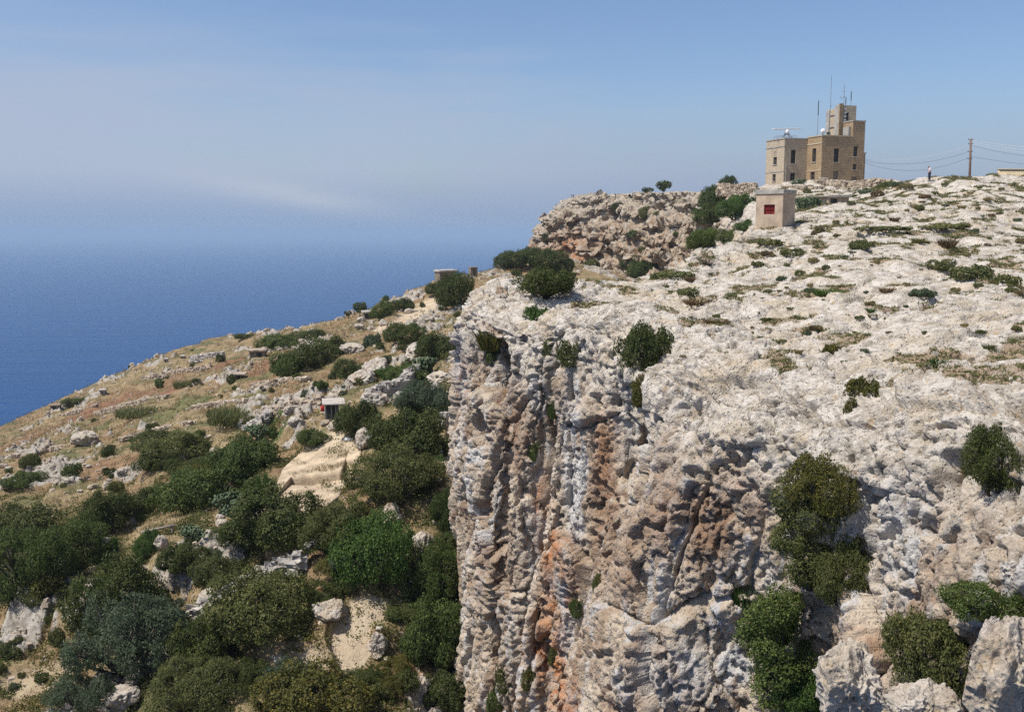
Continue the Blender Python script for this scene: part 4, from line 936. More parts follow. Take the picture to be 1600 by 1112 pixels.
# upper block at the right end, flush with the front
U0 = aR(1331); zu = hz(191.5)
bm = bmesh.new(); box(bm, U0, MB1 - .004, .004, 3.2, zr - .2, zu); part('upper_block', bm, STONE, station)
bm = bmesh.new(); box(bm, U0 - .10, MB1 + .1, -.09, 3.3, zu + .003, zu + .22); part('roof_slab', bm, CONC, station)
bm = bmesh.new(); box(bm, MB1 + .003, MB1 + .55, .3, 3.5, base, hz(239.5)); part('buttress', bm, STONE, station); 
bm = bmesh.new(); box(bm, MB1 + .003, MB1 + .75, .2, 3.6, hz(239.5) + .003, hz(238)); part('buttress_cap', bm, CONC, station)
# tower
TB = 3.25; TA = aR(1309.5, TB); TA1 = aR(1335, TB); TL = bL(1289, TA); zt = hz(164)
PRT = lambda u, z, w: (u, TB + w, z); PLT = lambda u, z, w: (TA + w, u, z)
ht = [(aR(1319, TB), aR(1323.5, TB), hz(193.5), hz(175))]; hl = [(bL(1296, TA), bL(1291.5, TA), zr - .2, hz(203))]
bm = bmesh.new(); wall_with_holes(bm, TA, TA1, zr - .25, zt, ht, PRT, .5); wall_with_holes(bm, TB, TL, zr - .25, zt - .5, hl, PLT)
bm2 = bm
for q in (((TA1, TB), (TA1, TL), zt), ((TA1, TL), (TA, TL), zt - .5)):
    (xa, ya), (xb, yb), z1 = q; bm.faces.new([bm.verts.new(c) for c in ((xa, ya, zr - .25), (xb, yb, zr - .25), (xb, yb, z1), (xa, ya, z1))])
bm.faces.new([bm.verts.new(c) for c in ((TA, TB, zt - .55), (TA1, TB, zt - .55), (TA1, TL, zt - .55), (TA, TL, zt - .55))])
tw = part('tower', bm, STONE_PALE, station)
window(station, PRT, ht[0], 'tower_dark_panel', DARKGLASS, False, cross=False); window(station, PLT, hl[0], 'green_door', GREENP, False, 'green tower door on the roof', cross=False)  # near-black pane in the open tower slot stands for its inner shade
bm = bmesh.new(); box(bm, TA - .25, TA + .55, TB - .28, TB - .003, zr - .2, zt + .28); part('tower_pilaster', bm, STONE, station)
bm = bmesh.new(); box(bm, TA - .20, TA - .003, TB + .05, TB + 1.3, zr - .2, zt + .1); box(bm, TA - .24, TA - .003, TL - 1.2, TL - .2, hz(203), zt - .6); part('tower_rib', bm, CONC, station)
bm = bmesh.new(); box(bm, TA - .16, TA - .003, TB + 1.31, TL - 1.21, hz(196.5), hz(195)); box(bm, TA - .16, TA - .003, TB + 1.31, TL - 1.21, hz(178), hz(176.8)); part('tower_string_course', bm, CONC, station)
bm = bmesh.new(); xl = aR(1316.6, TB); tube(bm, [(xl, TB - .16, zr), (xl, TB - .16, zt + .4)], [.05, .05]); part('drain_pipe', bm, GALV, station)
for k in range(8):
    bm = bmesh.new(); z = zr + .5 + k * (zt - zr - .9) / 7.5; box(bm, xl - .22, xl + .32, TB - .26, TB - .06, z, z + .16); part('pipe_bracket', bm, WHITE, station)
bm = bmesh.new(); tube(bm, [(aR(1228.3, K2), K2 - .08, base), (aR(1228.3, K2), K2 - .08, hz(254)), (aR(1228.3, K2), K2 - .08, hz(253))], [.06, .06, .06]); part('rain_pipe', bm, CONC, station)
bm = bmesh.new(); box(bm, U0 - .6, U0 - .003, .5, 2.2, zr - .15, hz(199)); part('roof_cabinet', bm, CONC, station)
MW = station.matrix_basis
def on_roof(e1, e2, z): return st_o + Matrix.Rotation(th_, 3, 'Z') @ Vector((e1, e2, z))
# antennas and the radar stand on the roofs: things of their own
def whip(px, y0, y1, e2, lab, thick_from=None, name='whip_antenna', dish=None):
    e1 = aR(px, e2); b = on_roof(e1, e2, hz(y1)); t = empty(name, b); H = (y1 - y0) / PXM
    bm = bmesh.new(); tube(bm, [(0, 0, -.35), (0, 0, H * (1 - (thick_from or .0))), ], [.05, .045], 8); part('mast', bm, GALV, t)
    if thick_from:
        bm = bmesh.new(); tube(bm, [(0, 0, H * (1 - thick_from) + .003), (0, 0, H)], [.085, .075], 8); part('radiator', bm, DARKMETAL, t)
    else:
        bm = bmesh.new(); tube(bm, [(0, 0, H + .003), (0, 0, H + .8)], [.03, .012], 6); tube(bm, [(.0, 0, H * .55), (.16, 0, H * .55)], [.09, .09], 6); part('tip', bm, DARKMETAL, t)
    return tag(t, lab, 'antenna')
whip(1276, 161, 214, 1.5, 'whip antenna with dark upper half on the flat roof left of the tower', .42)
whip(1294.5, 126, 216, 3.1, 'tallest mast antenna in front of the pale tower face')
whip(1318, 150, 166, 4.5, 'shortest dark whip antenna on the tower roof', .6)
whip(1326, 140, 166, 5.0, 'thick dark whip antenna at the right of the tower roof', .55)
t = whip(1315, 137, 166, 4.0, 'mast with a small crossed aerial on the tower roof', None, 'aerial_mast'); bm = bmesh.new()
tube(bm, [(0, 0, 1.7), (-.75, -.1, 1.7)], [.03, .03], 6); tube(bm, [(-.7, -.1, 1.3), (-.7, -.1, 2.1)], [.025, .025], 6); tube(bm, [(-.4, -.05, 1.45), (-.4, -.05, 1.95)], [.025, .025], 6); tube(bm, [(0, 0, 3.0), (-.22, 0, 2.9)], [.07, .09], 6); part('crossed_aerial', bm, GALV, t)
def dish(px, py, e2, rad, lab):
    e1 = aR(px, e2); t = empty('satellite_dish', on_roof(e1, e2, zr - .2)); hh = hz(py) - zr + .2; rad *= .75
    bm = bmesh.new(); tube(bm, [(0, 0, 0), (0, 0, hh)], [.07, .07], 8); tube(bm, [(0, 0, hh * .6), (.0, .35, hh)], [.05, .05]); part('stand', bm, DARKMETAL, t)
    bm = bmesh.new(); rings = []
    for k in range(6):
        q = k / 5; rings.append([bm.verts.new((rad * q * math.cos(a), -.28 * rad - .1 + .3 * rad * q * q - 0 * q, hh + rad * q * math.sin(a))) for a in np.linspace(0, 2 * math.pi, 17)[:-1]])
    for a, b in zip(rings[1:], rings[2:]):
        for k in range(16): bm.faces.new((a[k], a[(k + 1) % 16], b[(k + 1) % 16], b[k]))
    bm.faces.new(rings[1]); bmesh.ops.remove_doubles(bm, verts=rings[0], dist=1e-4); bmesh.ops.delete(bm, geom=[v for v in bm.verts if not v.link_faces], context='VERTS')
    o = part('reflector', bm, WHITE, t, smooth=True); md = o.modifiers.new('thickness', 'SOLIDIFY'); md.thickness = .04
    bm = bmesh.new(); tube(bm, [(0, -.1, hh), (0, -.75, hh + .1)], [.03, .05], 6); part('feed_horn', bm, DARKMETAL, t)
    t.rotation_euler = (0, 0, R(-20)); return tag(t, lab, 'dish')
dish(1284.5, 204, 4.2, .62, 'white satellite dish at the left foot of the tower'); 
rp = on_roof(W1 + 1.6, K2 + 1.8, zw - .2); t = empty('radar_scanner', rp); tag(t, 'white bar radar scanner on a steel frame above the side wing', 'radar')
bm = bmesh.new()
for sx, sy in ((-1, -1), (1, -1), (1, 1), (-1, 1)): tube(bm, [(sx * 1.0, sy * .9, 0), (sx * .35, sy * .3, 1.25)], [.05, .05], 6)
tube(bm, [(-.5, -.35, 1.25), (.5, -.35, 1.25), (.5, .35, 1.25), (-.5, .35, 1.25), (-.5, -.35, 1.25)], [.05] * 5, 6); part('steel_frame', bm, DARKMETAL, t)
bm = bmesh.new()
for y_ in (-.9, .9):
    tube(bm, [(-2.2, y_, .9), (1.6, y_, .9)], [.03, .03], 5)
    for x_ in (-2.2, -1.3, .7, 1.6): tube(bm, [(x_, y_, 0), (x_, y_, .9)], [.03, .03], 5)
part('railing', bm, GALV, t)
bm = bmesh.new(); tube(bm, [(0, 0, 1.25), (0, 0, 1.95), (0, 0, 2.1)], [.42, .38, .22], 14); part('turning_unit', bm, WHITE, t, smooth=True)
bm = bmesh.new(); box(bm, -2.9, 2.9, -.16, .16, 2.12, 2.40); bmesh.ops.bevel(bm, geom=bm.edges[:], offset=.06, segments=2, affect='EDGES'); o = part('scanner_bar', bm, WHITE, t); o.rotation_euler = (0, R(-3), R(12))

# --- block hut with the red shutter
HD = 73.0; hp = un(1222, 357, HD); hm_ = FPX / HD; HR = R(-39); hut = empty('block_hut', hp, HR); tag(hut, 'small square stone block hut with a dark red shutter', 'hut')
def hutx(px, d):
    k = (px - CX) / FPX; return (k * (hp.y * CP) - hp.x) / (d[0] - k * d[1] * CP)
HF = (-math.cos(HR), -math.sin(HR)); HS = (-math.sin(HR), math.cos(HR)); WA = hutx(1180, HF); WB = hutx(1241, HS); hh = (357 - 304) / hm_
PF = lambda u, z, w: (-u, w, z); hs = [(hutx(1209.5, HF), hutx(1192.5, HF), (357 - 335) / hm_, (357 - 320) / hm_)]
HUTM = simple('weathered_render', (.47, .36, .255), .95, .22, 1.1, .015)
bm = bmesh.new(); wall_with_holes(bm, 0, WA, -.8, hh, hs, PF, .14)
for q in (((0, 0), (0, WB)), ((0, WB), (-WA, WB)), ((-WA, WB), (-WA, 0))):
    (xa, ya), (xb, yb) = q; bm.faces.new([bm.verts.new(c) for c in ((xa, ya, -.8), (xb, yb, -.8), (xb, yb, hh), (xa, ya, hh))])
part('wall', bm, HUTM, hut)
bm = bmesh.new(); box(bm, -WA - .07, .07, -.07, WB + .07, hh + .002, hh + .34); bmesh.ops.bevel(bm, geom=bm.edges[:], offset=.02, segments=1, affect='EDGES'); part('roof_slab', bm, CONC, hut)
o = window(hut, lambda u, z, w: (-u, w - .12, z), hs[0], 'shutter', REDP, False, 'dark red closed shutter', cross=True)
for ch in o.children: ch.data.materials.clear(); ch.data.materials.append(REDP)

# --- walls of piled stones
def stones_mesh(name, pts, height, width, size, seed, batter=.15, n_mul=1.0, topvar=.15):
    """dry stone wall: many individual rough stones fitted along a line, one mesh"""
    r = random.Random(seed); bm = bmesh.new(); P = [Vector(p) for p in pts]; L_ = [0]
    for a, b in zip(P, P[1:]): L_.append(L_[-1] + (b - a).length)
    def at(s):
        for i in range(len(P) - 1):
            if s <= L_[i + 1] or i == len(P) - 2:
                f = (s - L_[i]) / max(L_[i + 1] - L_[i], 1e-6); return P[i].lerp(P[i + 1], f), (P[i + 1] - P[i]).normalized()
    z = -.3
    while z < height:
        s = r.uniform(0, size)
        while s < L_[-1]:
            c0, d = at(s); nrm = Vector((-d.y, d.x, 0)); k = size * r.uniform(.6, 1.4)
            hmax = height * (1 + topvar * math.sin(s * .9 + seed) + r.uniform(-topvar, topvar) * .5)
            if z < hmax:
                for side in (-1, 1):
                    c1 = c0 + nrm * side * (width / 2 - batter * max(z, 0)) * r.uniform(.45, .95) + Vector((0, 0, z + r.uniform(-.2, .2) * size))
                    sc_ = Vector((k * r.uniform(.5, .8), k * r.uniform(.4, .7), size * r.uniform(.35, .55)))
                    vs = box(bm, -.5, .5, -.5, .5, -.5, .5)
                    M_ = Matrix.Translation(c1) @ Matrix.Rotation(math.atan2(d.y, d.x) + r.uniform(-.5, .5), 4, 'Z') @ Matrix.Rotation(r.uniform(-.4, .4), 4, 'X') @ Matrix.Diagonal((sc_.x * 1.9, sc_.y * 1.9, sc_.z * 1.9, 1))
                    for v in vs: v.co = M_ @ (v.co + Vector((r.uniform(-.17, .17), r.uniform(-.17, .17), r.uniform(-.17, .17))))
            s += k * .95
        z += size * .75
    return bm_mesh(name, bm, False)
def rubble_wall(pix, height, width, size, seed, label, mat=RUBBLE, on=None, cat='wall', name='dry_stone_wall', dz=-.1):
    pts = []
    for q in pix:
        if len(q) == 3: pts.append(un(*q))
        else:
            h = hit(*q, on); pts.append(h[0] if h else un(q[0], q[1], 150))
    o0 = pts[0] + Vector((0, 0, dz)); o = link(name, stones_mesh(name, [p + Vector((0, 0, dz)) - o0 for p in pts], height, width, size, seed), None, mat); o.location = o0
    return tag(o, label, cat)
def cz(x, y): return drop(x, y, cliff)
def gpt(px, py, d):
    p = un(px, py, d); z = cz(p.x, p.y); return (p.x, p.y, z if z is not None else p.z)
def rubble_on(pix, *a, **k):
    pts = [Vector(gpt(*q)) for q in pix]; (height, width, size, seed, label) = a[:5]
    o0 = pts[0].copy(); o = link(k.get('name', 'dry_stone_wall'), stones_mesh('dry_stone_wall', [p - o0 for p in pts], height, width, size, seed), None, k.get('mat', RUBBLE)); o.location = o0; return tag(o, label, k.get('cat', 'wall'))
rubble_on([(1283, 300, 172), (1310, 303, 168), (1340, 306, 165), (1365, 306, 162), (1392, 304, 160)], 1.15, 1.3, .36, 3, 'tumbled dry stone wall in front of the radar station')
rubble_on([(1225, 300, 172), (1250, 301, 168), (1285, 303, 165)], .5, 1.6, .34, 4, 'low heap of rubble below the left wing of the station', cat='rubble heap', name='rubble_heap')
rubble_wall([(1122, 302, 178), (1150, 301, 172), (1182, 302, 168)], 1.7, .8, .36, 6, 'broken stone wall at the head of the green gully', RUBBLE)
rubble_wall([(577, 636), (600, 626), (630, 612), (650, 596)], 1.5, .8, .34, 8, 'curving dry stone wall below the boulder field', RUBBLE_GREY, (hill,))
rubble_wall([(690, 668), (712, 668), (738, 672)], 1.2, .6, .3, 9, 'short dry stone wall ending at the cliff foot', RUBBLE_GREY, (hill,))
rubble_wall([(305, 962), (350, 940), (400, 915), (450, 890), (486, 868)], .95, 1.9, .34, 10, 'long bank of pale rubble across the lower slope', RUBBLE_GREY, (hill,), 'rubble bank', 'rubble_bank')
rubble_wall([(384, 672), (410, 660), (425, 648)], .6, .7, .3, 12, 'short rubble wall beside the vegetable plots', RUBBLE_GREY, (hill,))
rubble_wall([(300, 562), (330, 558), (350, 556)], .9, .8, .35, 13, 'grey stone wall on the upper dry slope', RUBBLE_GREY, (hill,))
for pix_, lab in [([(150, 648), (200, 634), (262, 622)], 'low terrace wall crossing the dry slope left of the reeds'), ([(190, 690), (245, 676), (300, 664)], 'low terrace wall below the strip of reeds'), ([(20, 716), (80, 704), (150, 694)], 'terrace wall near the lone boulder at the left'),
        ([(430, 642), (470, 632), (505, 626)], 'terrace wall above the vegetable plots'), ([(225, 592), (275, 582), (330, 574)], 'terrace wall along the red earth plot'), ([(395, 606), (440, 598), (480, 596)], 'terrace wall below the mid-slope bushes'), ([(300, 640), (340, 634), (385, 630)], 'terrace wall above the tall pale reeds'), ([(60, 660), (110, 648), (150, 636)], 'upper terrace wall near the seaward edge')]:
    rubble_wall(pix_, .55, .6, .34, len(lab), lab, RUBBLE, (hill,))
# low roofed stone shelter between hut and station
def shelter(px, py, wpx, hpx, d, label, rz=0.0, depth=2.2, roof=CONC, wallm=RUBBLE, name='stone_shelter', over=.18, on=None, roofh=.16, door=(.35, .7), slope=0.0, legs=False):
    p = Vector(gpt(px, py, d)) if on is None else hit(px, py, on)[0]; s = p.y / FPX; W_ = wpx * s; H_ = hpx * s
    t = empty(name, p, rz); tag(t, label, 'shelter' if 'shelter' in name else 'hut')
    bm = bmesh.new(); PFs = lambda u, z, w: (u, w, z)
    wall_with_holes(bm, -W_ / 2, W_ / 2, -.6, H_, [(-W_ / 2 + W_ * door[0], -W_ / 2 + W_ * door[1], .0, H_ * .82)], PFs, .3)
    for q in (((W_ / 2, 0), (W_ / 2, depth)), ((W_ / 2, depth), (-W_ / 2, depth)), ((-W_ / 2, depth), (-W_ / 2, 0))):
        (xa, ya), (xb, yb) = q; bm.faces.new([bm.verts.new(c) for c in ((xa, ya, -.6), (xb, yb, -.6), (xb, yb, H_), (xa, ya, H_))])
    part('wall', bm, wallm, t)
    bm = bmesh.new(); vs = box(bm, -W_ / 2 - over, W_ / 2 + over, -over - .1, depth + over, H_ + .003, H_ + roofh)
    for v in vs: v.co.z += slope * (v.co.x + W_ / 2)
    bmesh.ops.bevel(bm, geom=bm.edges[:], offset=.03, segments=1, affect='EDGES'); part('roof_slab', bm, roof, t)
    bm = bmesh.new(); a, b = -W_ / 2 + W_ * door[0], -W_ / 2 + W_ * door[1]; box(bm, a, b, .26, .3, 0, H_ * .82); part('dark_doorway_panel', bm, DARKMETAL, t)  # dark panel across the open doorway, standing for the shade inside
    return t
DRYBLOCK = masonry('rough_block_wall', (.27, .215, .155), (.20, .155, .11), (.10, .08, .06), .28, .5, .4)
shelter(1310, 327, 34, 10, 104, 'low stone shelter with a pale slab roof behind the block hut', R(10), 2.4, CONC, RUBBLE, roofh=.25, door=(.1, .45))
shelter(1275, 333, 36, 20, 96, 'dark open stone pen beside the block hut', R(15), 2.5, RUBBLE, RUBBLE, door=(.35, .75))
shelter(700, 440, 27, 15, 0, 'ruined stone hut with a flat roof on the skyline above the sea', R(22), 3.2, RUBBLE_GREY, DRYBLOCK, 'stone_hut', .2, (hill,), .35, (.30, .46), .02)
t = shelter(741, 432, 11, 13, 0, 'tiny stone tower hut right of the ruined stone hut', R(20), 1.5, DRYBLOCK, DRYBLOCK, 'stone_hut', .03, (hill,), .2, (.4, .6))
shelter(577, 497, 16, 8, 0, 'low dark shed on the skyline below the little tree', R(15), 2.5, RUBBLE_GREY, DRYBLOCK, 'stone_hut', .25, (hill,), .3, (.1, .7))
shelter(402, 557, 24, 8, 0, 'long low stone hut with a slab roof on the upper slope', R(8), 1.8, RUBBLE, DRYBLOCK, 'stone_hut', .2, (hill,), .25, (.45, .8))
shelter(374, 592, 15, 6, 0, 'lowest flat roofed shelter dug into the slope beside a dark bush', R(8), 1.4, RUBBLE, DRYBLOCK, 'stone_shelter', .2, (hill,), .2, (.3, .8))
shelter(160, 615, 7, 4.5, 0, 'small pale flat roofed hut on the lower skyline', R(20), 1.1, RUBBLE_GREY, RUBBLE_GREY, 'stone_hut', .2, (hill,), .25, (.35, .6))
shelter(259, 566, 5, 4.5, 0, 'tiny flat roofed hut on the skyline of the dry slope', R(10), 1.0, RUBBLE_GREY, RUBBLE_GREY, 'stone_hut', .12, (hill,), .22, (.3, .6))
shelter(285, 560, 5, 3, 0, 'tiny low hut right of the skyline hut', R(10), 1.0, RUBBLE_GREY, RUBBLE_GREY, 'stone_hut', .12, (hill,), .2, (.3, .6))
shelter(86, 639, 14, 5, 0, 'dark ruined hut at the seaward edge of the slope', R(15), 1.6, DRYBLOCK, DRYBLOCK, 'stone_hut', .1, (hill,), .2, (.2, .6))
# wooden shed on posts
p = hit(519, 657, (hill,))[0]; s = p.y / FPX; t = empty('wooden_shed', p, R(12)); tag(t, 'narrow wooden shed on posts with a flat pale roof', 'shed')
W_, H_ = 22 * s, 27 * s
bm = bmesh.new(); box(bm, -W_ / 2 + .05, W_ / 2 - .05, .5, 1.6, -.3, H_ - .05); part('wall', bm, DARKMETAL, t)
for x_ in (-W_ / 2, -W_ * .08, W_ * .22, W_ / 2 - .1):
    bm = bmesh.new(); box(bm, x_, x_ + .10, -.05, .07, -.4, H_ - .006); part('post', bm, DRYWOOD, t)
bm = bmesh.new(); box(bm, -W_ / 2 - .2, W_ / 2 + .5, -.4, 1.9, H_, H_ + .09); o = part('roof', bm, simple('bleached_boards', (.42, .37, .31), .9, .2, 3), t); o.rotation_euler = (R(3), 0, 0)
bm = bmesh.new(); box(bm, -W_ / 2 - .35, -W_ / 2 - .05, -.02, .02, H_ * .55, H_ * .9); o = link('red_cloth', bm_mesh('red_cloth', bm), None, simple('red_fabric', (.42, .03, .02), .8, .1)); o.location = p; tag(o, 'red cloth hanging at the left side of the wooden shed', 'cloth')
# stone platform: slabs of bare rock-cut terrace
PLAT = simple('bare_stone_floor', (.43, .335, .225), .95, .24, .9, .05)
PLATS = []
def slab(pix, label, lift, thick=1.6, name='stone_platform'):
    pts = [hit(px, py, (hill,))[0] for px, py in pix]; c0 = sum(pts, Vector()) / len(pts)
    A = np.c_[[(q.x - c0.x, q.y - c0.y, 1) for q in pts]]; k_, *_ = np.linalg.lstsq(A, np.array([q.z - c0.z for q in pts]), rcond=None)
    bm = bmesh.new(); top_ = [bm.verts.new((q.x - c0.x, q.y - c0.y, k_[0] * (q.x - c0.x) + k_[1] * (q.y - c0.y) + k_[2] + lift)) for q in pts]
    f = bm.faces.new(top_); r_ = bmesh.ops.extrude_face_region(bm, geom=[f])
    for v in [g for g in r_['geom'] if isinstance(g, bmesh.types.BMVert)]: v.co.z -= thick
    bmesh.ops.recalc_face_normals(bm, faces=bm.faces)
    bmesh.ops.triangulate(bm, faces=[f for f in bm.faces if len(f.verts) > 4])
    for _ in range(4): bmesh.ops.subdivide_edges(bm, edges=[e for e in bm.edges if e.calc_length() > .35], cuts=1, use_grid_fill=True)
    co = np.array([v.co[:] for v in bm.verts]); dz_ = .02 * perlin(co, 1.1, 3.) + .03 * perlin(co, .35, 5.); dx_ = .05 * perlin(co, .4, 7.); dy_ = .05 * perlin(co, .4, 9.)
    for v, a_, b_, c_2 in zip(bm.verts, dx_, dy_, dz_): v.co += Vector((a_, b_, c_2))
    PLATS.append((c0.copy(), np.array([v.co[:] for v in bm.verts])[np.array([v.co.z for v in bm.verts]) > -9]))
    o = link(name, bm_mesh(name, bm), None, PLAT); o.location = c0; return tag(o, label, 'platform')
slab([(416, 782), (443, 745), (470, 708), (508, 701), (545, 694), (540, 722), (534, 749), (495, 756), (455, 763)], 'large tilted pale stone platform in the middle of the slope', .28, 1.2)
slab([(404, 796), (418, 784), (455, 766), (495, 759), (534, 752), (531, 775), (505, 800), (450, 806)], 'lower pale stone platform with a step below the large one', .08, 1.2)
slab([(540, 722), (546, 700), (566, 698), (562, 724)], 'small pale stone slab right of the large platform', .15)
p = hit(473, 772)[0]; bm = bmesh.new(); tube(bm, [(-.35, 0, .0), (-.2, 0, .22), (.2, 0, .25), (.38, .1, .02)], [.05] * 4, 6); box(bm, -.3, .3, -.1, .12, 0, .09); o = link('metal_cover', bm_mesh('metal_cover', bm), None, DARKMETAL); o.location = p; tag(o, 'small dark metal cover lying on the lower stone platform', 'cover')
p = hit(545, 688)[0]; bm = bmesh.new(); box(bm, -.35, .35, -.2, .2, 0, .22); bmesh.ops.bevel(bm, geom=bm.edges[:], offset=.04, segments=1, affect='EDGES'); o = link('white_box', bm_mesh('white_box', bm), None, WHITE); o.location = p; tag(o, 'small white box on the ground above the platform', 'box')
# plank on the left slope
p = hit(250, 836, (hill,))[0]; bm = bmesh.new(); box(bm, -1.1, 1.1, -.12, .12, .45, .55); box(bm, -.9, -.8, -.1, .1, -.3, .45); box(bm, .8, .9, -.1, .1, -.3, .45); o = link('plank_bench', bm_mesh('plank_bench', bm), None, DRYWOOD); o.location = p; o.rotation_euler = (0, R(-10), R(10)); tag(o, 'bleached plank on two props on the left slope', 'plank')

# --- utility pole and cables
pb = un(1515, 283, 185); pt_ = un(1517, 217, 185); t = empty('utility_pole', pb - Vector((0, 0, 1.5))); tag(t, 'slender reddish brown utility pole on the ridge', 'utility pole')
bm = bmesh.new(); v = pt_ - pb; tube(bm, [(0, 0, 0), tuple(v * .5 + Vector((0, 0, 1.5))), tuple(v + Vector((0, 0, 1.5)))], [.24, .20, .17], 10); part('pole', bm, simple('reddish_timber', (.20, .125, .095), .8, .2, 5), t, smooth=True)
for z_ in (.15, .9, 2.3, 3.6):
    bm = bmesh.new(); q = v.copy(); q = q + Vector((0, 0, 1.5 - z_)); box(bm, q.x - .45, q.x + .45, q.y - .06, q.y + .06, q.z - .05, q.z + .05); tube(bm, [(q.x - .4, q.y, q.z), (q.x - .4, q.y, q.z + .16)], [.05, .04], 6); tube(bm, [(q.x + .4, q.y, q.z), (q.x + .4, q.y, q.z + .16)], [.05, .04], 6); part('insulator_bracket', bm, DARKMETAL, t)
CABLE = simple('dark_cable', (.045, .047, .05), .6, .1); CABLE_PALE = simple('pale_cable', (.55, .55, .52), .6, .1)
def cable(a, b, sag, lab, mat=CABLE, rad=.022):
    bm = bmesh.new(); a = Vector(a); b = Vector(b); n = 20
    tube(bm, [tuple(a.lerp(b, i / n) - a - Vector((0, 0, sag * 4 * (i / n) * (1 - i / n)))) for i in range(n + 1)], [rad] * (n + 1), 5)
    o = link('power_cable', bm_mesh('power_cable', bm, True), None, mat); o.location = a; return tag(o, lab, 'cable', 'cables strung from the utility pole')
wx = on_roof(MB1 + .15, 2.0, 0)
for y0, y1, sag, lab, mt in ((228, 248.5, 1.1, 'uppermost cable from the pole to the station wall', CABLE_PALE), (237, 249, 1.5, 'middle cable from the pole to the station wall', CABLE), (246, 250, 2.2, 'lowest cable from the pole to the station wall', CABLE)):
    cable(un(1514, y0, 185), Vector((wx.x, wx.y, un(1353, y1, wx.y).z)), sag, lab, mt)
for y0, y1, sag, lab, mt in ((219, 232, .5, 'topmost pale cable running right from the pole', CABLE_PALE), (222, 236, .6, 'second pale cable running right from the pole', CABLE_PALE), (225, 240, .7, 'third pale cable running right from the pole', CABLE_PALE), (227, 246, .8, 'dark cable under the pale ones running right from the pole', CABLE), (245, 266, .2, 'lowest dark cable running right from the pole', CABLE)):
    cable(un(1518, y0, 185), un(1690, y1, 170), sag, lab, mt)
# wall at the right skyline, small blocks by the pole
YELL = masonry('yellow_block_wall', (.58, .47, .29), (.52, .41, .25), (.38, .30, .19), .26, .6, .15)
a = un(1560, 291, 140); bm = bmesh.new(); s = 140 / FPX; box(bm, 0, 9, 0, .45, -1.2, 14 * s + .2); box(bm, -.05, 9.05, -.05, .5, 14 * s + .203, 14 * s + .34); o = link('block_wall', bm_mesh('block_wall', bm), None, YELL); o.location = a + Vector((0, 0, .8)); o.rotation_euler = (0, 0, R(4)); tag(o, 'yellow limestone block wall at the right end of the skyline', 'wall')
def block(px, py, w_, h_, d, mat, lab, name='stone_block', cat='stone block'):
    a = un(px, py, d); s = d / FPX; bm = bmesh.new(); box(bm, -w_ * s / 2, w_ * s / 2, -.3, .3, -.8, h_ * s); bmesh.ops.bevel(bm, geom=bm.edges[:], offset=.05, segments=2, affect='EDGES'); o = link(name, bm_mesh(name, bm), None, mat); o.location = a; o.rotation_euler = (0, 0, R(20)); return tag(o, lab, cat)
block(1526, 284, 9, 7, 150, STONE_PALE, 'pale cut stone block right of the utility pole'); block(1533.5, 284.5, 7, 8, 150, simple('dark_drum', (.10, .095, .085), .8, .2), 'dark drum beside the pale stone block', 'drum', 'drum'); block(1551, 289, 7, 7, 140, simple('red_brown_stone', (.22, .12, .09), .9, .2), 'reddish stone stump left of the yellow wall')
a = Vector(gpt(1343, 334, 100)); bm = bmesh.new()
for i in range(5):
    for j in range(3): pass
g_v = [[bm.verts.new((i * .16 - .4, j * .2, .12 + .12 * math.sin(i * 1.7 + j))) for j in range(4)] for i in range(6)]
for i in range(5):
    for j in range(3): bm.faces.new((g_v[i][j], g_v[i + 1][j], g_v[i + 1][j + 1], g_v[i][j + 1]))
o = link('blue_sheet', bm_mesh('blue_sheet', bm), None, simple('pale_blue_plastic', (.20, .42, .62), .5, .1)); o.location = a; md = o.modifiers.new('thickness', 'SOLIDIFY'); md.thickness = .03; tag(o, 'crumpled pale blue plastic sheet on the rocks below the station', 'sheet')
# --- agaves and prickly pears near the station
AGA = simple('blue_green_succulent', (.095, .125, .065), .6, .2, 4)
def agave(px, py, d, rad, lab):
    p = Vector(gpt(px, py, d)); r = random.Random(int(px)); bm = bmesh.new()
    for i in range(34):
        a = i * 2.4; e = r.uniform(.25, 1.35); dv = Vector((math.cos(a) * math.cos(e), math.sin(a) * math.cos(e), math.sin(e))) * rad * r.uniform(.8, 1.1); sd = Vector((-math.sin(a), math.cos(a), 0)) * rad * .09; up = Vector((0, 0, rad * .04))
        pts = [[bm.verts.new(dv * f - sd * k + up), bm.verts.new(dv * f - up), bm.verts.new(dv * f + sd * k + up)] for f, k in ((.05, .8), (.4, 1.15), (.75, .8))]; tip = bm.verts.new(dv * 1.05)
        for q0, q1 in zip(pts, pts[1:]):
            for k in range(3): bm.faces.new((q0[k], q0[(k + 1) % 3], q1[(k + 1) % 3], q1[k]))
        for k in range(3): bm.faces.new((pts[2][k], pts[2][(k + 1) % 3], tip))
    o = link('agave', bm_mesh('agave', bm), None, AGA); o.location = p; return tag(o, lab, 'agave')
for a in [(1284, 284, 176, 1.6, 'largest agave at the corner of the radar station'), (1248, 284, 176, 1.2, 'agave in front of the recessed station wall'), (1256, 283, 177, 1.0, 'smaller agave right of the recessed-wall agave'), (1240, 285, 175, .9, 'agave below the left wing window')]: agave(*a)
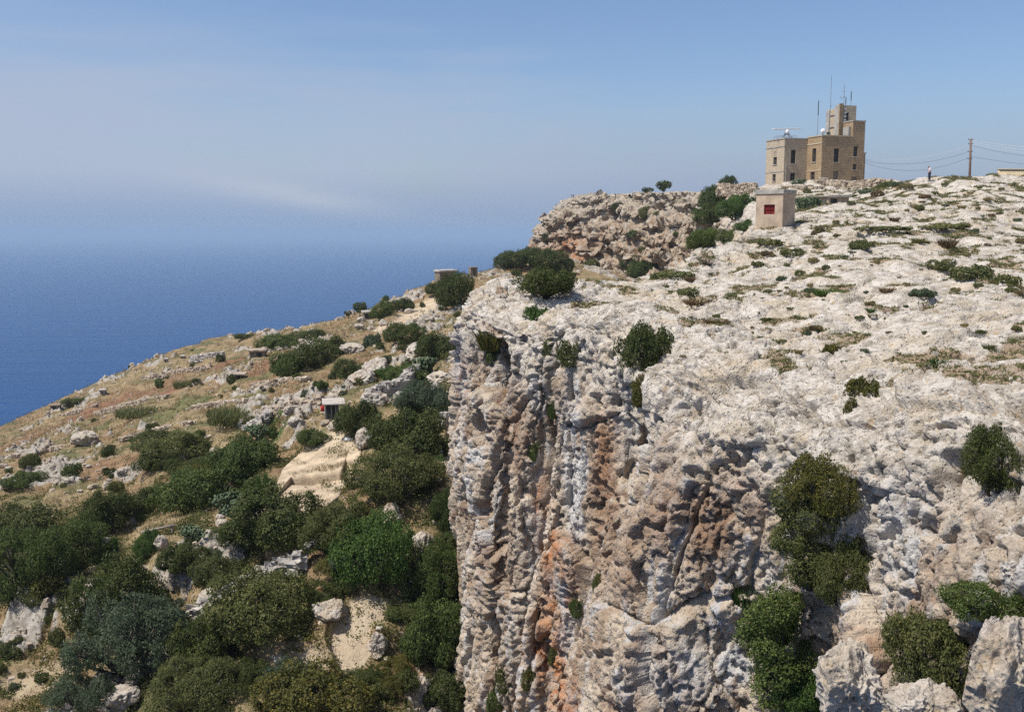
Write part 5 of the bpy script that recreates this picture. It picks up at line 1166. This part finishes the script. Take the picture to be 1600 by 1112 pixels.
def prickly_pear(px, py, d, hgt, lab, on=None):
    p = Vector(gpt(px, py, d)) if on is None else hit(px, py, on)[0]; r = random.Random(int(px * 7)); bm = bmesh.new()
    def pad(c, up, size, lvl):
        sd = up.cross(Vector((r.uniform(-1, 1), r.uniform(-1, 1), .1))).normalized(); nn = up.cross(sd); ring = []
        c1 = c + up * size * .5; f0 = []; f1 = []
        for a in np.linspace(0, 2 * math.pi, 9)[:-1]:
            e = c1 + up * math.sin(a) * size * .52 + sd * math.cos(a) * size * .36; f0.append(bm.verts.new(e + nn * size * .05)); f1.append(bm.verts.new(e - nn * size * .05))
        bm.faces.new(f0); bm.faces.new(f1[::-1])
        for k in range(8): bm.faces.new((f0[k], f1[k], f1[(k + 1) % 8], f0[(k + 1) % 8]))
        if lvl < 4:
            for _ in range(2 if lvl < 3 else 1): pad(c + up * size * .95 + sd * r.uniform(-.2, .2) * size, (up + Vector((r.uniform(-.8, .8), r.uniform(-.8, .8), r.uniform(-.1, .3)))).normalized(), size * .9, lvl + 1)
    for _ in range(9): pad(Vector((r.uniform(-.4, .4) * hgt, r.uniform(-.3, .3) * hgt, -.1)), Vector((r.uniform(-.4, .4), r.uniform(-.4, .4), 1)).normalized(), hgt * .27, 0)
    o = link('prickly_pear', bm_mesh('prickly_pear', bm), None, AGA); o.location = p; return tag(o, lab, 'prickly pear')
prickly_pear(1252, 345, 90, 1.25, 'left prickly pear clump behind the block hut'); prickly_pear(1266, 340, 94, 1.35, 'right prickly pear clump behind the block hut')
for i, (px, py, hh_) in enumerate([(205, 920, 1.4), (160, 930, 1.2), (360, 800, 1.6), (400, 690, 1.6), (660, 590, 2.0), (300, 850, 1.3), (380, 815, 1.4)]):
    prickly_pear(px, py, 0, hh_, ['prickly pear beside the near-black bush on the spur', 'prickly pear among the rocks of the left spur', 'prickly pear in the green thicket below the terraces', 'prickly pear at the rubble wall by the vegetable plots', 'prickly pear among boulders left of the cliff', 'prickly pear on the stony bank right of the spur', 'prickly pear above the rubble bank'][i], (hill,))

# --- boulders
def boulder_mesh(seed, sub=5, sharp=.5):
    bm = bmesh.new(); bmesh.ops.create_icosphere(bm, subdivisions=sub, radius=1.0); me = bpy.data.meshes.new('boulder'); bm.to_mesh(me); bm.free()
    V = np.empty(len(me.vertices) * 3, np.float32); me.vertices.foreach_get('co', V); V = V.reshape(-1, 3); o = seed * 13.7
    d = unit(9, np.random.default_rng(seed)); c = np.random.default_rng(seed + 1).uniform(.62, .95, 9)
    r = np.min(np.where(V @ d.T > .05, c / np.maximum(V @ d.T, .05), 9), 1); r = np.minimum(r, 1.15)         # cut planes
    r = r + .16 * perlin(V, .8, o) - .14 * (np.abs(perlin(V, .42, o + 3)) * 2 - .5) - .06 * (np.abs(perlin(V, .17, o + 5)) * 2 - .5) - .11 * sstep(.2, .34, perlin(V, .3, o + 7)) + .02 * perlin(V, .07, o + 9)
    V = V * r[:, None]; me.vertices.foreach_set('co', V.ravel()); me.polygons.foreach_set('use_smooth', np.full(len(me.polygons), True)); me.update()
    attr(me, 'face', np.full(len(V), .25)); attr(me, 'iron', np.zeros(len(V))); attr(me, 'soil', np.zeros(len(V))); me.materials.append(ROCK); return me
BM = [boulder_mesh(s, 5) for s in (1, 2, 3, 4, 5, 6)]; BIG = [boulder_mesh(s, 7) for s in (21, 22, 23)]
def boulder(px, py, wpx, hpx, lab, group=None, big=None, on=(hill,), d=None, warm=0.0):
    if d: p = un(px, py, d)
    else:
        h = hit(px, py, on)
        if not h: return
        p = h[0]
    me = BM[prnd.randrange(6)] if big is None else BIG[big]
    s = p.y / FPX; o = link('boulder', me); o.location = p + Vector((0, wpx * s * .3, hpx * s * .28)); o.scale = (wpx * s * .52, wpx * s * .5, hpx * s * .55); o.rotation_euler = (prnd.uniform(-.2, .2), prnd.uniform(-.2, .2), prnd.uniform(0, 6.28))
    return tag(o, lab, 'boulder', group)
for a in [(130, 697, 36, 26, 'lone pale boulder on the dry slope at the left'), (590, 588, 44, 34, 'pointed boulder in the middle of the boulder field'), (548, 552, 34, 18, 'flat pale boulder right of the large mid-slope bush'), (565, 600, 36, 22, 'boulder below the pointed one'), (626, 632, 46, 26, 'boulder above the curving dry stone wall'),
          (585, 636, 40, 30, 'boulder at the left end of the curving wall'), (615, 822, 38, 40, 'pale standing boulder beside the broad olive bush'), (660, 868, 34, 40, 'white boulder at the edge of the bright green bush'), (690, 598, 44, 18, 'boulder ledge against the near cliff'), (650, 562, 40, 24, 'boulder beside the cliff, above the ledge'),
          (586, 1020, 32, 40, 'pale boulder beside the sandy path'), (655, 1085, 30, 36, 'leaning white boulder at the bottom of the slope'), (570, 700, 26, 36, 'upright white boulder beside the small stone slab'), (525, 672, 28, 26, 'white boulders below the wooden shed'), (185, 1105, 50, 34, 'tan boulder at the bottom edge, left'), (155, 1116, 36, 24, 'smaller tan boulder at the bottom left corner'),
          (120, 985, 44, 60, 'grey rock face on the spur left of the near-black bush'), (145, 868, 50, 30, 'grey outcrop at the top of the spur'), (330, 946, 40, 30, 'white boulder at the left end of the rubble bank'), (250, 860, 20, 28, 'small pale boulder below the plank'), (436, 1036, 18, 14, 'small white stone beside the sandy path bend'), (516, 968, 56, 32, 'grey ledge under the bright green bush'), (475, 556, 34, 18, 'grey boulder above the mid-slope bush')]:
    boulder(*a)
k = 0
while k < 64:
    x0, y0, x1, y1 = sr.choice([(540, 540, 710, 640), (420, 640, 520, 700), (120, 680, 400, 730), (0, 730, 260, 800), (80, 860, 300, 1000), (560, 480, 720, 520), (660, 430, 760, 500), (560, 930, 700, 1100), (300, 760, 420, 850), (640, 650, 740, 880)])
    px, py = sr.uniform(x0, x1), sr.uniform(y0, y1); h = hit(px, py)
    if not h or h[2] is not hill: continue
    w_ = sr.uniform(8, 24) * (.7 if py < 600 else 1); boulder(px, py, w_, w_ * sr.uniform(.5, .8), 'pale limestone boulder half sunk among the shrubs of the slope', 'boulders scattered over the slope'); k += 1
for a in [(1340, 1125, 120, 125, 'large tan boulder below the gully at the bottom of the photo', 0, 19.0), (1450, 1150, 110, 90, 'grey boulder between the tan and the white boulder at the bottom', 1, 18.0), (1590, 1130, 150, 185, 'white pitted boulder in the bottom right corner', 2, 15.5), (1592, 912, 40, 46, 'small white boulder on the ledge at the right edge', 1, 19.0), (1548, 1060, 50, 110, 'tall white rock left of the corner boulder', 0, 17.5)]:
    px, py, w_, h_, lab, bg, d = a; boulder(px, py, w_, h_, lab, None, bg, d=d)

# --- people
SKIN = simple('skin', (.42, .25, .18), .6, .05); SHIRT = simple('pale_shirt', (.62, .57, .60), .8, .08); JEANS = simple('dark_trousers', (.022, .024, .05), .85, .15); HAIR = simple('dark_hair', (.014, .011, .010), .7, .2); BAG = simple('dark_cloth', (.05, .05, .06), .8, .2)
def skinned(name, nodes, edges, mat, parent, sub=2):
    me = bpy.data.meshes.new(name); me.from_pydata([n[:3] for n in nodes], edges, []); o = link(name, me, parent, mat)
    md = o.modifiers.new('skin', 'SKIN'); md.use_smooth_shade = True
    for v, n in zip(me.skin_vertices[0].data, nodes): v.radius = (n[3], n[4] if len(n) > 4 else n[3])
    me.skin_vertices[0].data[0].use_root = True; sd = o.modifiers.new('smooth', 'SUBSURF'); sd.levels = sd.render_levels = sub
    dg = bpy.context.evaluated_depsgraph_get(); m2 = bpy.data.meshes.new_from_object(o.evaluated_get(dg)); o.modifiers.clear(); o.data = m2; m2.name = name
    m2.materials.clear(); m2.materials.append(mat); return o
def person(loc, rz, label, hgt=1.74, bent=.14, shirt=SHIRT, trousers=JEANS, group=None, hair=HAIR, arms='phone'):
    t = empty('person', loc, rz); k = hgt / 1.74; t.scale = (k, k, k); tag(t, label, 'person', group)
    # faces -x; pelvis first
    b = bent; H = {'pel': (0, 0, .93), 'wai': (-.01, 0, 1.10), 'che': (-.03, 0, 1.30), 'nec': (-.05 - b * .3, 0, 1.47), 'hb': (-.07 - b * .6, 0, 1.55), 'hm': (-.09 - b, 0, 1.62), 'ht': (-.085 - b, 0, 1.70)}
    n = [(*H['pel'], .13, .15), (*H['wai'], .115, .14), (*H['che'], .125, .165), (*H['nec'], .058), (*H['hb'], .068), (*H['hm'], .094, .080), (*H['ht'], .07)]; e = [(i, i + 1) for i in range(6)]
    def chain(start, pts):
        p = start
        for q in pts: n.append(q); e.append((p, len(n) - 1)); p = len(n) - 1
        return p
    for s in (-1, 1):
        chain(0, [(0, s * .10, .86, .095), (-.02, s * .105, .50, .062), (.02, s * .11, .12, .043), (.015, s * .11, .06, .042), (-.15, s * .125, .035, .034)])
        if arms == 'phone': pts = [(-.03, s * .19, 1.40, .058), (-.0, s * .245, 1.14, .044), (-.20, s * .12, 1.12, .032), (-.26, s * .07, 1.15, .030)]
        else: pts = [(-.03, s * .19, 1.40, .058), (.0, s * .25, 1.14, .044), (-.04, s * .26, .90, .032), (-.05, s * .26, .82, .030)]
        w_ = chain(2, pts); wx_ = n[w_]
        d = Vector((-1, -s * .5, .15)) if arms == 'phone' else Vector((-.15, 0, -1)); d.normalize()
        sd = Vector((0, s * .35, 1)) if arms == 'phone' else Vector((1, 0, 0))
        for fi, (o_, l_) in enumerate(((-.030, .065), (-.010, .08), (.010, .076), (.028, .06))):
            a_ = Vector(wx_[:3]) + sd * o_ + d * .03; m_ = a_ + d * l_ * .55; c2 = m_ + (d + Vector((.0, -s * .9, -.3))).normalized() * l_ * .45
            chain(w_, [(*a_, .010), (*m_, .009), (*c2, .007)])
        a_ = Vector(wx_[:3]) + sd * .03; chain(w_, [(*(a_ + d * .01), .011), (*(a_ + d * .04 + sd * .015), .009)])
    skinned('body', n, e, SKIN, t)
    bm = bmesh.new(); hd = Vector(H['hm'])
    vs = bmesh.ops.create_icosphere(bm, subdivisions=1, radius=.016, matrix=Matrix.Translation(hd + Vector((-.10, 0, -.03))))['verts']         # nose
    for s in (-1, 1):
        bmesh.ops.create_icosphere(bm, subdivisions=1, radius=.022, matrix=Matrix.Translation(hd + Vector((.0, s * .088, -.02))) @ Matrix.Diagonal((.6, .5, 1.2, 1)))
    part('nose_and_ears', bm, SKIN, t, smooth=True)
    bm = bmesh.new()
    for s in (-1, 1): bmesh.ops.create_icosphere(bm, subdivisions=1, radius=.012, matrix=Matrix.Translation(hd + Vector((-.088, s * .033, .005))))
    box(bm, hd.x - .092, hd.x - .082, -.025, .025, hd.z - .075, hd.z - .066); part('eyes_and_mouth', bm, HAIR, t)
    skinned('trousers', [(0, 0, 1.0, .14, .165), (0, 0, .92, .145, .175)] + [(0, s * .10, .84, .11) for s in (-1, 1)] + [(-.02, s * .107, .50, .080) for s in (-1, 1)] + [(.02, s * .112, .10, .066) for s in (-1, 1)], [(0, 1), (1, 2), (1, 3), (2, 4), (3, 5), (4, 6), (5, 7)], trousers, t)
    q = [(-.0, 0, .96, .145, .17), (-.01, 0, 1.10, .135, .16), (-.03, 0, 1.32, .145, .185), (-.05 - b * .25, 0, 1.455, .072)]; ee = [(0, 1), (1, 2), (2, 3)]
    for s in (-1, 1): i0 = len(q); q += [(-.03, s * .20, 1.39, .075), (.0, s * .246, 1.17, .062)]; ee += [(2, i0), (i0, i0 + 1)]
    skinned('shirt', q, ee, shirt, t)
    skinned('hair', [(*(hd + Vector((.03, 0, .07))), .088, .088), (*(hd + Vector((.055, 0, .0))), .07, .085), (*(hd + Vector((.06, 0, -.07))), .05, .06)], [(0, 1), (1, 2)], hair, t)
    for s in (-1, 1):
        bm = bmesh.new(); tube(bm, [(.06, s * .112, .045), (-.04, s * .116, .05), (-.16, s * .125, .04), (-.20, s * .127, .035)], [.045, .05, .045, .025], 8); part('shoe', bm, BAG, t, smooth=True)
    return t
ph = hit(1452, 283, (cliff,)); pp = ph[0] if ph else un(1452, 281, 122)
yy = 124.0; pz = cz(pp.x, pp.y); person(Vector((pp.x, pp.y, pz)), R(8), 'person in pale top and dark trousers standing on the ridge, head bent over their hands', 1.78)
p0 = hit(896, 309, (headland,)); p0 = p0[0] if p0 else un(896, 308, 308)
for dx_, h_, lab, sh_ in ((0.0, 1.75, 'taller of two tiny distant people on the far headland, in dark clothes', BAG), (-.75, 1.25, 'smaller of two tiny distant people on the far headland', JEANS)):
    x, y = p0.x + dx_, p0.y + 1.0; z = drop(x, y, headland) or p0.z; person(Vector((x, y, z - .03)), R(60), lab, h_, .03, sh_, JEANS, None, HAIR, 'down')
# trees on the far headland's skyline
for px, wpx, hpx, lab in ((1037, 24, 18, 'round-headed tree on the skyline of the far headland'), (1012, 20, 9, 'low dark bushy tree left of the round-headed skyline tree')):
    d = 250; b = un(px, 299, d); z = drop(b.x, b.y, headland); z = b.z if z is None else z; s = d / FPX; t = empty('tree', (b.x, b.y, z - .2)); H = (hpx + 4) * s; t.scale = (wpx * s * .6, wpx * s * .6, H / 1.75); tag(t, lab, 'tree')
    lb = [(0, 0, 1.15, .5, .5, .5)] + [(math.cos(a * .9) * .48, math.sin(a * .9) * .48, 1.0 + .38 * math.sin(a * 2.1), .34, .34, .3) for a in range(8)]
    link('crown', crown('crown', lb, 1500, .17, 3 + px), t, LEAF['dark']); bm = bmesh.new(); tube(bm, [(0, 0, -.3), (.04, 0, .5), (0, .03, 1.2)], [.08, .06, .03])
    for a in range(5): tube(bm, [(.03, 0, .5), (math.cos(a * 1.3) * .35, math.sin(a * 1.3) * .35, .9), (math.cos(a * 1.3) * .6, math.sin(a * 1.3) * .6, 1.2)], [.04, .03, .012], 5)
    link('trunk', bm_mesh('trunk', bm), t, WOOD)
for i, (px, w_, h_) in enumerate(((1062, 20, 7), (1082, 26, 8), (1100, 16, 7))):
    b = un(px, 299, 205 - i * 8); z = drop(b.x, b.y, headland) or b.z; s = b.y / FPX
    plant(Vector((b.x, b.y, z - .2)), w_ * s / 2, (h_ + 3) * s, 'spread', 'mid', ['low green bush on the headland skyline, left of three', 'low green bush on the headland skyline, middle of three', 'low green bush on the headland skyline, right of three'][i])
for i, (px, w_, h_) in enumerate(((1482, 14, 6), (1495, 12, 6), (1386, 34, 22))):
    d = (135, 135, 128)[i]; b = un(px, 283 if i < 2 else 305, d); z = cz(b.x, b.y) or b.z; s = d / FPX
    plant(Vector((b.x, b.y, z - .15)), w_ * s / 2, (h_ + 2) * s, 'small' if i < 2 else 'dome', 'dark', ['small dark bush on the ridge between the person and the pole', 'small dark bush on the ridge nearer the pole', 'dark bush on the ridge between the rubble wall and the person'][i])
# ---------------------------------------------------------------- uncountable small cover: grass, herbs, loose stones
gr = np.random.default_rng(99)
def pick(P, wgt, n):
    """random points of a ground grid, chosen by weight x area"""
    q = np.linalg.norm(np.cross(np.gradient(P, axis=0), np.gradient(P, axis=1)), axis=-1) * wgt; c = np.cumsum(q.ravel().astype(np.float64)); i = np.searchsorted(c, gr.random(n) * c[-1]); return np.clip(i, 0, q.size - 1)
def pxpy(P):
    dep = P[..., 1] * CP - P[..., 2] * SP; return CX + FPX * P[..., 0] / dep, CY - FPX * (P[..., 1] * SP + P[..., 2] * CP) / dep
PH = np.asarray(P3, np.float32); hx, hy = pxpy(PH); inview = (hx > -60) & (hx < 800) & (hy < 1180)
cl = fbm(PH.reshape(-1, 3) * np.float32((1, 1, 0)), 3.5, 3, 201., .6).reshape(nr, nc)
def blades_np(base, h, spread, width, per, bend=.4):
    n = len(base); B = np.repeat(base, per, 0) + np.c_[gr.normal(size=(n * per, 2)) * spread, np.full(n * per, -.03)]; hh_ = (np.repeat(h, per) * gr.uniform(.5, 1.2, n * per))[:, None]
    a = gr.uniform(0, 6.28, n * per); tip = B + np.c_[np.cos(a) * bend, np.sin(a) * bend, np.ones(n * per)] * hh_; sd = np.c_[-np.sin(a + .7), np.cos(a + .7), np.zeros(n * per)] * width * hh_ ** .5
    V = np.stack([B - sd, B + sd, tip], 1).reshape(-1, 3); return V, np.arange(len(V)).reshape(-1, 3)
dist_w = 1 / (1 + (PH[..., 1] / 60) ** 2)
free = (1 - rockm) * (1 - .85 * bare) * inview
i = pick(PH, free * sstep(-.3, .2, -cl) * dist_w, 17000); b = PH.reshape(-1, 3)[i]; V, F = blades_np(b, .22 + .0022 * b[:, 1], .22, .035, 7)
o = link('dry_grass', np_mesh('dry_grass', V, F, False), None, LEAF['straw']); tag(o, 'dry straw-coloured grass over the slope below the cliffs', 'grass', kind='stuff')
i = pick(PH, free * sstep(-.05, .35, cl) * dist_w * (.30 + np.maximum(green, 1.6 * (PH[..., 1] < 78))), 17000); b = PH.reshape(-1, 3)[i]; n = len(b); per = 13
rad_ = (.25 + .0022 * b[:, 1]); p = np.repeat(b, per, 0) + unit(n * per, gr) * np.repeat(rad_, per)[:, None] * gr.random((n * per, 1)) ** .4; p[:, 2] = np.maximum(p[:, 2], np.repeat(b[:, 2], per) + .02)
V, F = leaf_quads(p, unit(n * per, gr), .15 + .0 * p[:, 0], gr, .55)
o = link('low_herbs', np_mesh('low_herbs', V, F, False), None, LEAF['olive']); tag(o, 'low green and olive herbs covering the ground of the slope', 'herbs', kind='stuff')
i = pick(PH, free * sstep(.15, .45, -fbm(PH.reshape(-1, 3), 6., 3, 207.).reshape(nr, nc)) * dist_w * (PH[..., 1] < 90), 5000); b = PH.reshape(-1, 3)[i]; n = len(b); per = 12
p = np.repeat(b, per, 0) + unit(n * per, gr) * (.32 * gr.random((n * per, 1)) ** .4); p[:, 2] = np.maximum(p[:, 2], np.repeat(b[:, 2], per) + .02); V, F = leaf_quads(p, unit(n * per, gr), .13, gr, .55)
o = link('yellow_herbs', np_mesh('yellow_herbs', V, F, False), None, LEAF['yellow']); tag(o, 'yellowing low herbs in patches on the lower slope', 'herbs', kind='stuff')
def stones_np(base, size, flat_=.6):
    n = len(base); c8 = np.array([(x, y, z) for z in (-.5, .5) for y in (-.5, .5) for x in (-.5, .5)], np.float32)
    V = c8[None] * (1 + gr.uniform(-.35, .35, (n, 8, 3))) * (size[:, None, None] * np.stack([gr.uniform(.7, 1.3, n), gr.uniform(.7, 1.3, n), gr.uniform(.5, .9, n) * flat_ * 1.4], -1)[:, None])
    V[:, 4:, :2] *= .72; a = gr.uniform(0, 6.28, n); ca, sa = np.cos(a)[:, None], np.sin(a)[:, None]
    V = np.stack([V[..., 0] * ca - V[..., 1] * sa, V[..., 0] * sa + V[..., 1] * ca, V[..., 2]], -1) + base[:, None]
    f = np.array([(0, 2, 3, 1), (4, 5, 7, 6), (0, 1, 5, 4), (2, 6, 7, 3), (0, 4, 6, 2), (1, 3, 7, 5)]); return V.reshape(-1, 3), (np.arange(n)[:, None, None] * 8 + f[None]).reshape(-1, 4)
rk2 = sstep(.05, .35, rk)
i = pick(PH, inview * (rk2 * .8 + .12 + .8 * rockm) * dist_w * (1 - .6 * bare), 9000); b = PH.reshape(-1, 3)[i]; V, F = stones_np(b, (.09 + .0011 * b[:, 1]) * gr.uniform(.5, 1.9, len(b)) ** 1.4)
o = link('loose_stones', np_mesh('loose_stones', V, F, False), None, RUBBLE); tag(o, 'loose pale stones strewn over the slope', 'stones', kind='stuff')
pv_ = np.concatenate([v + np.array(c_0[:]) for c_0, v in PLATS]); pv_ = pv_[gr.random(len(pv_)) < .9]; pn_ = perlin(pv_, 2.2, 9.) + .4 * perlin(pv_, .7, 11.); b = pv_[pn_ > .18]
V, F = blades_np(b + np.array([0, 0, .05]), np.full(len(b), .22), .12, .03, 6); o = link('platform_weeds', np_mesh('platform_weeds', V, F, False), None, LEAF['straw']); tag(o, 'dry weeds growing on the pale stone platforms', 'weeds', kind='stuff')
# plateau: grass and herbs in the soil pockets and hollows, a few loose stones
px_, py_ = pxpy(PN); vis = (win > 1.2) & (px_ > 850) & (px_ < 1640) & (PN[..., 1] > 18) & (PN[..., 1] < 170)
hol = PN[..., 2] - blur(PN[..., 2], 10); lowm = sstep(.0, -.10, hol) if False else 1 - sstep(-.10, .0, hol)
dw = 1 / (1 + (PN[..., 1] / 75) ** 2); pc = fbm(flt, 4.5, 3, 211., .6).reshape(nrow, nu)
far_up = sstep(25, 70, PN[..., 1])
wg = vis * (lowm * sstep(.05, .4, pc) * (.25 + far_up) + .9 * soilA) * dw
i = pick(PN, wg, 15000); b = PN.reshape(-1, 3)[i]; n = len(b); per = 12; rr_ = .07 + .0022 * b[:, 1]
p = np.repeat(b, per, 0) + unit(n * per, gr) * np.repeat(rr_, per)[:, None] * gr.random((n * per, 1)) ** .4 * np.array([1, 1, .5]); p[:, 2] = np.maximum(p[:, 2], np.repeat(b[:, 2], per) + .01)
V, F = leaf_quads(p, unit(n * per, gr), (.035 + .0016 * p[:, 1]), gr, .5)
o = link('plateau_herbs', np_mesh('plateau_herbs', V, F, False), None, LEAF['herb']); tag(o, 'thin low herbs in the cracks and hollows of the plateau', 'herbs', kind='stuff')
i = pick(PN, vis * (lowm * sstep(.0, .4, -pc) * (.3 + far_up) + .7 * soilA) * dw, 12000); b = PN.reshape(-1, 3)[i]; V, F = blades_np(b, .08 + .0022 * b[:, 1], .10, .03, 8, .7)
o = link('plateau_grass', np_mesh('plateau_grass', V, F, False), None, LEAF['straw']); tag(o, 'dry grass tufts in the cracks of the plateau', 'grass', kind='stuff')
i = pick(PN, vis * (.15 + lowm) * dw * (win > 2), 3500); b = PN.reshape(-1, 3)[i]; V, F = stones_np(b, (.04 + .0012 * b[:, 1]) * gr.uniform(.5, 1.9, len(b)) ** 1.5)
o = link('plateau_stones', np_mesh('plateau_stones', V, F, False), None, RUBBLE_GREY); tag(o, 'small loose stones on the plateau', 'stones', kind='stuff')
# ---------------------------------------------------------------- sea haze: one closed box of even air
HT = 34.0
bm = bmesh.new(); S = 62000; bmesh.ops.create_cube(bm, size=1.0)
for v in bm.verts: v.co = Vector((v.co.x * 2 * S, v.co.y * 2 * S, (HT if v.co.z > 0 else SEA_Z - 12)))
hm = bpy.data.meshes.new('haze'); bm.to_mesh(hm); bm.free()
m = Mat('sea_haze'); m.N.remove(m.b); pv = m.n('ShaderNodeVolumePrincipled'); pv.inputs['Color'].default_value = (.472, .61, .735, 1)
pv.inputs['Density'].default_value = 1.25e-4; pv.inputs['Anisotropy'].default_value = 0.0
m.L.new(pv.outputs[0], m.out.inputs['Volume'])
haze = link('haze', hm, None, m.m); tag(haze, 'pale blue haze lying over the sea', 'haze', kind='stuff')
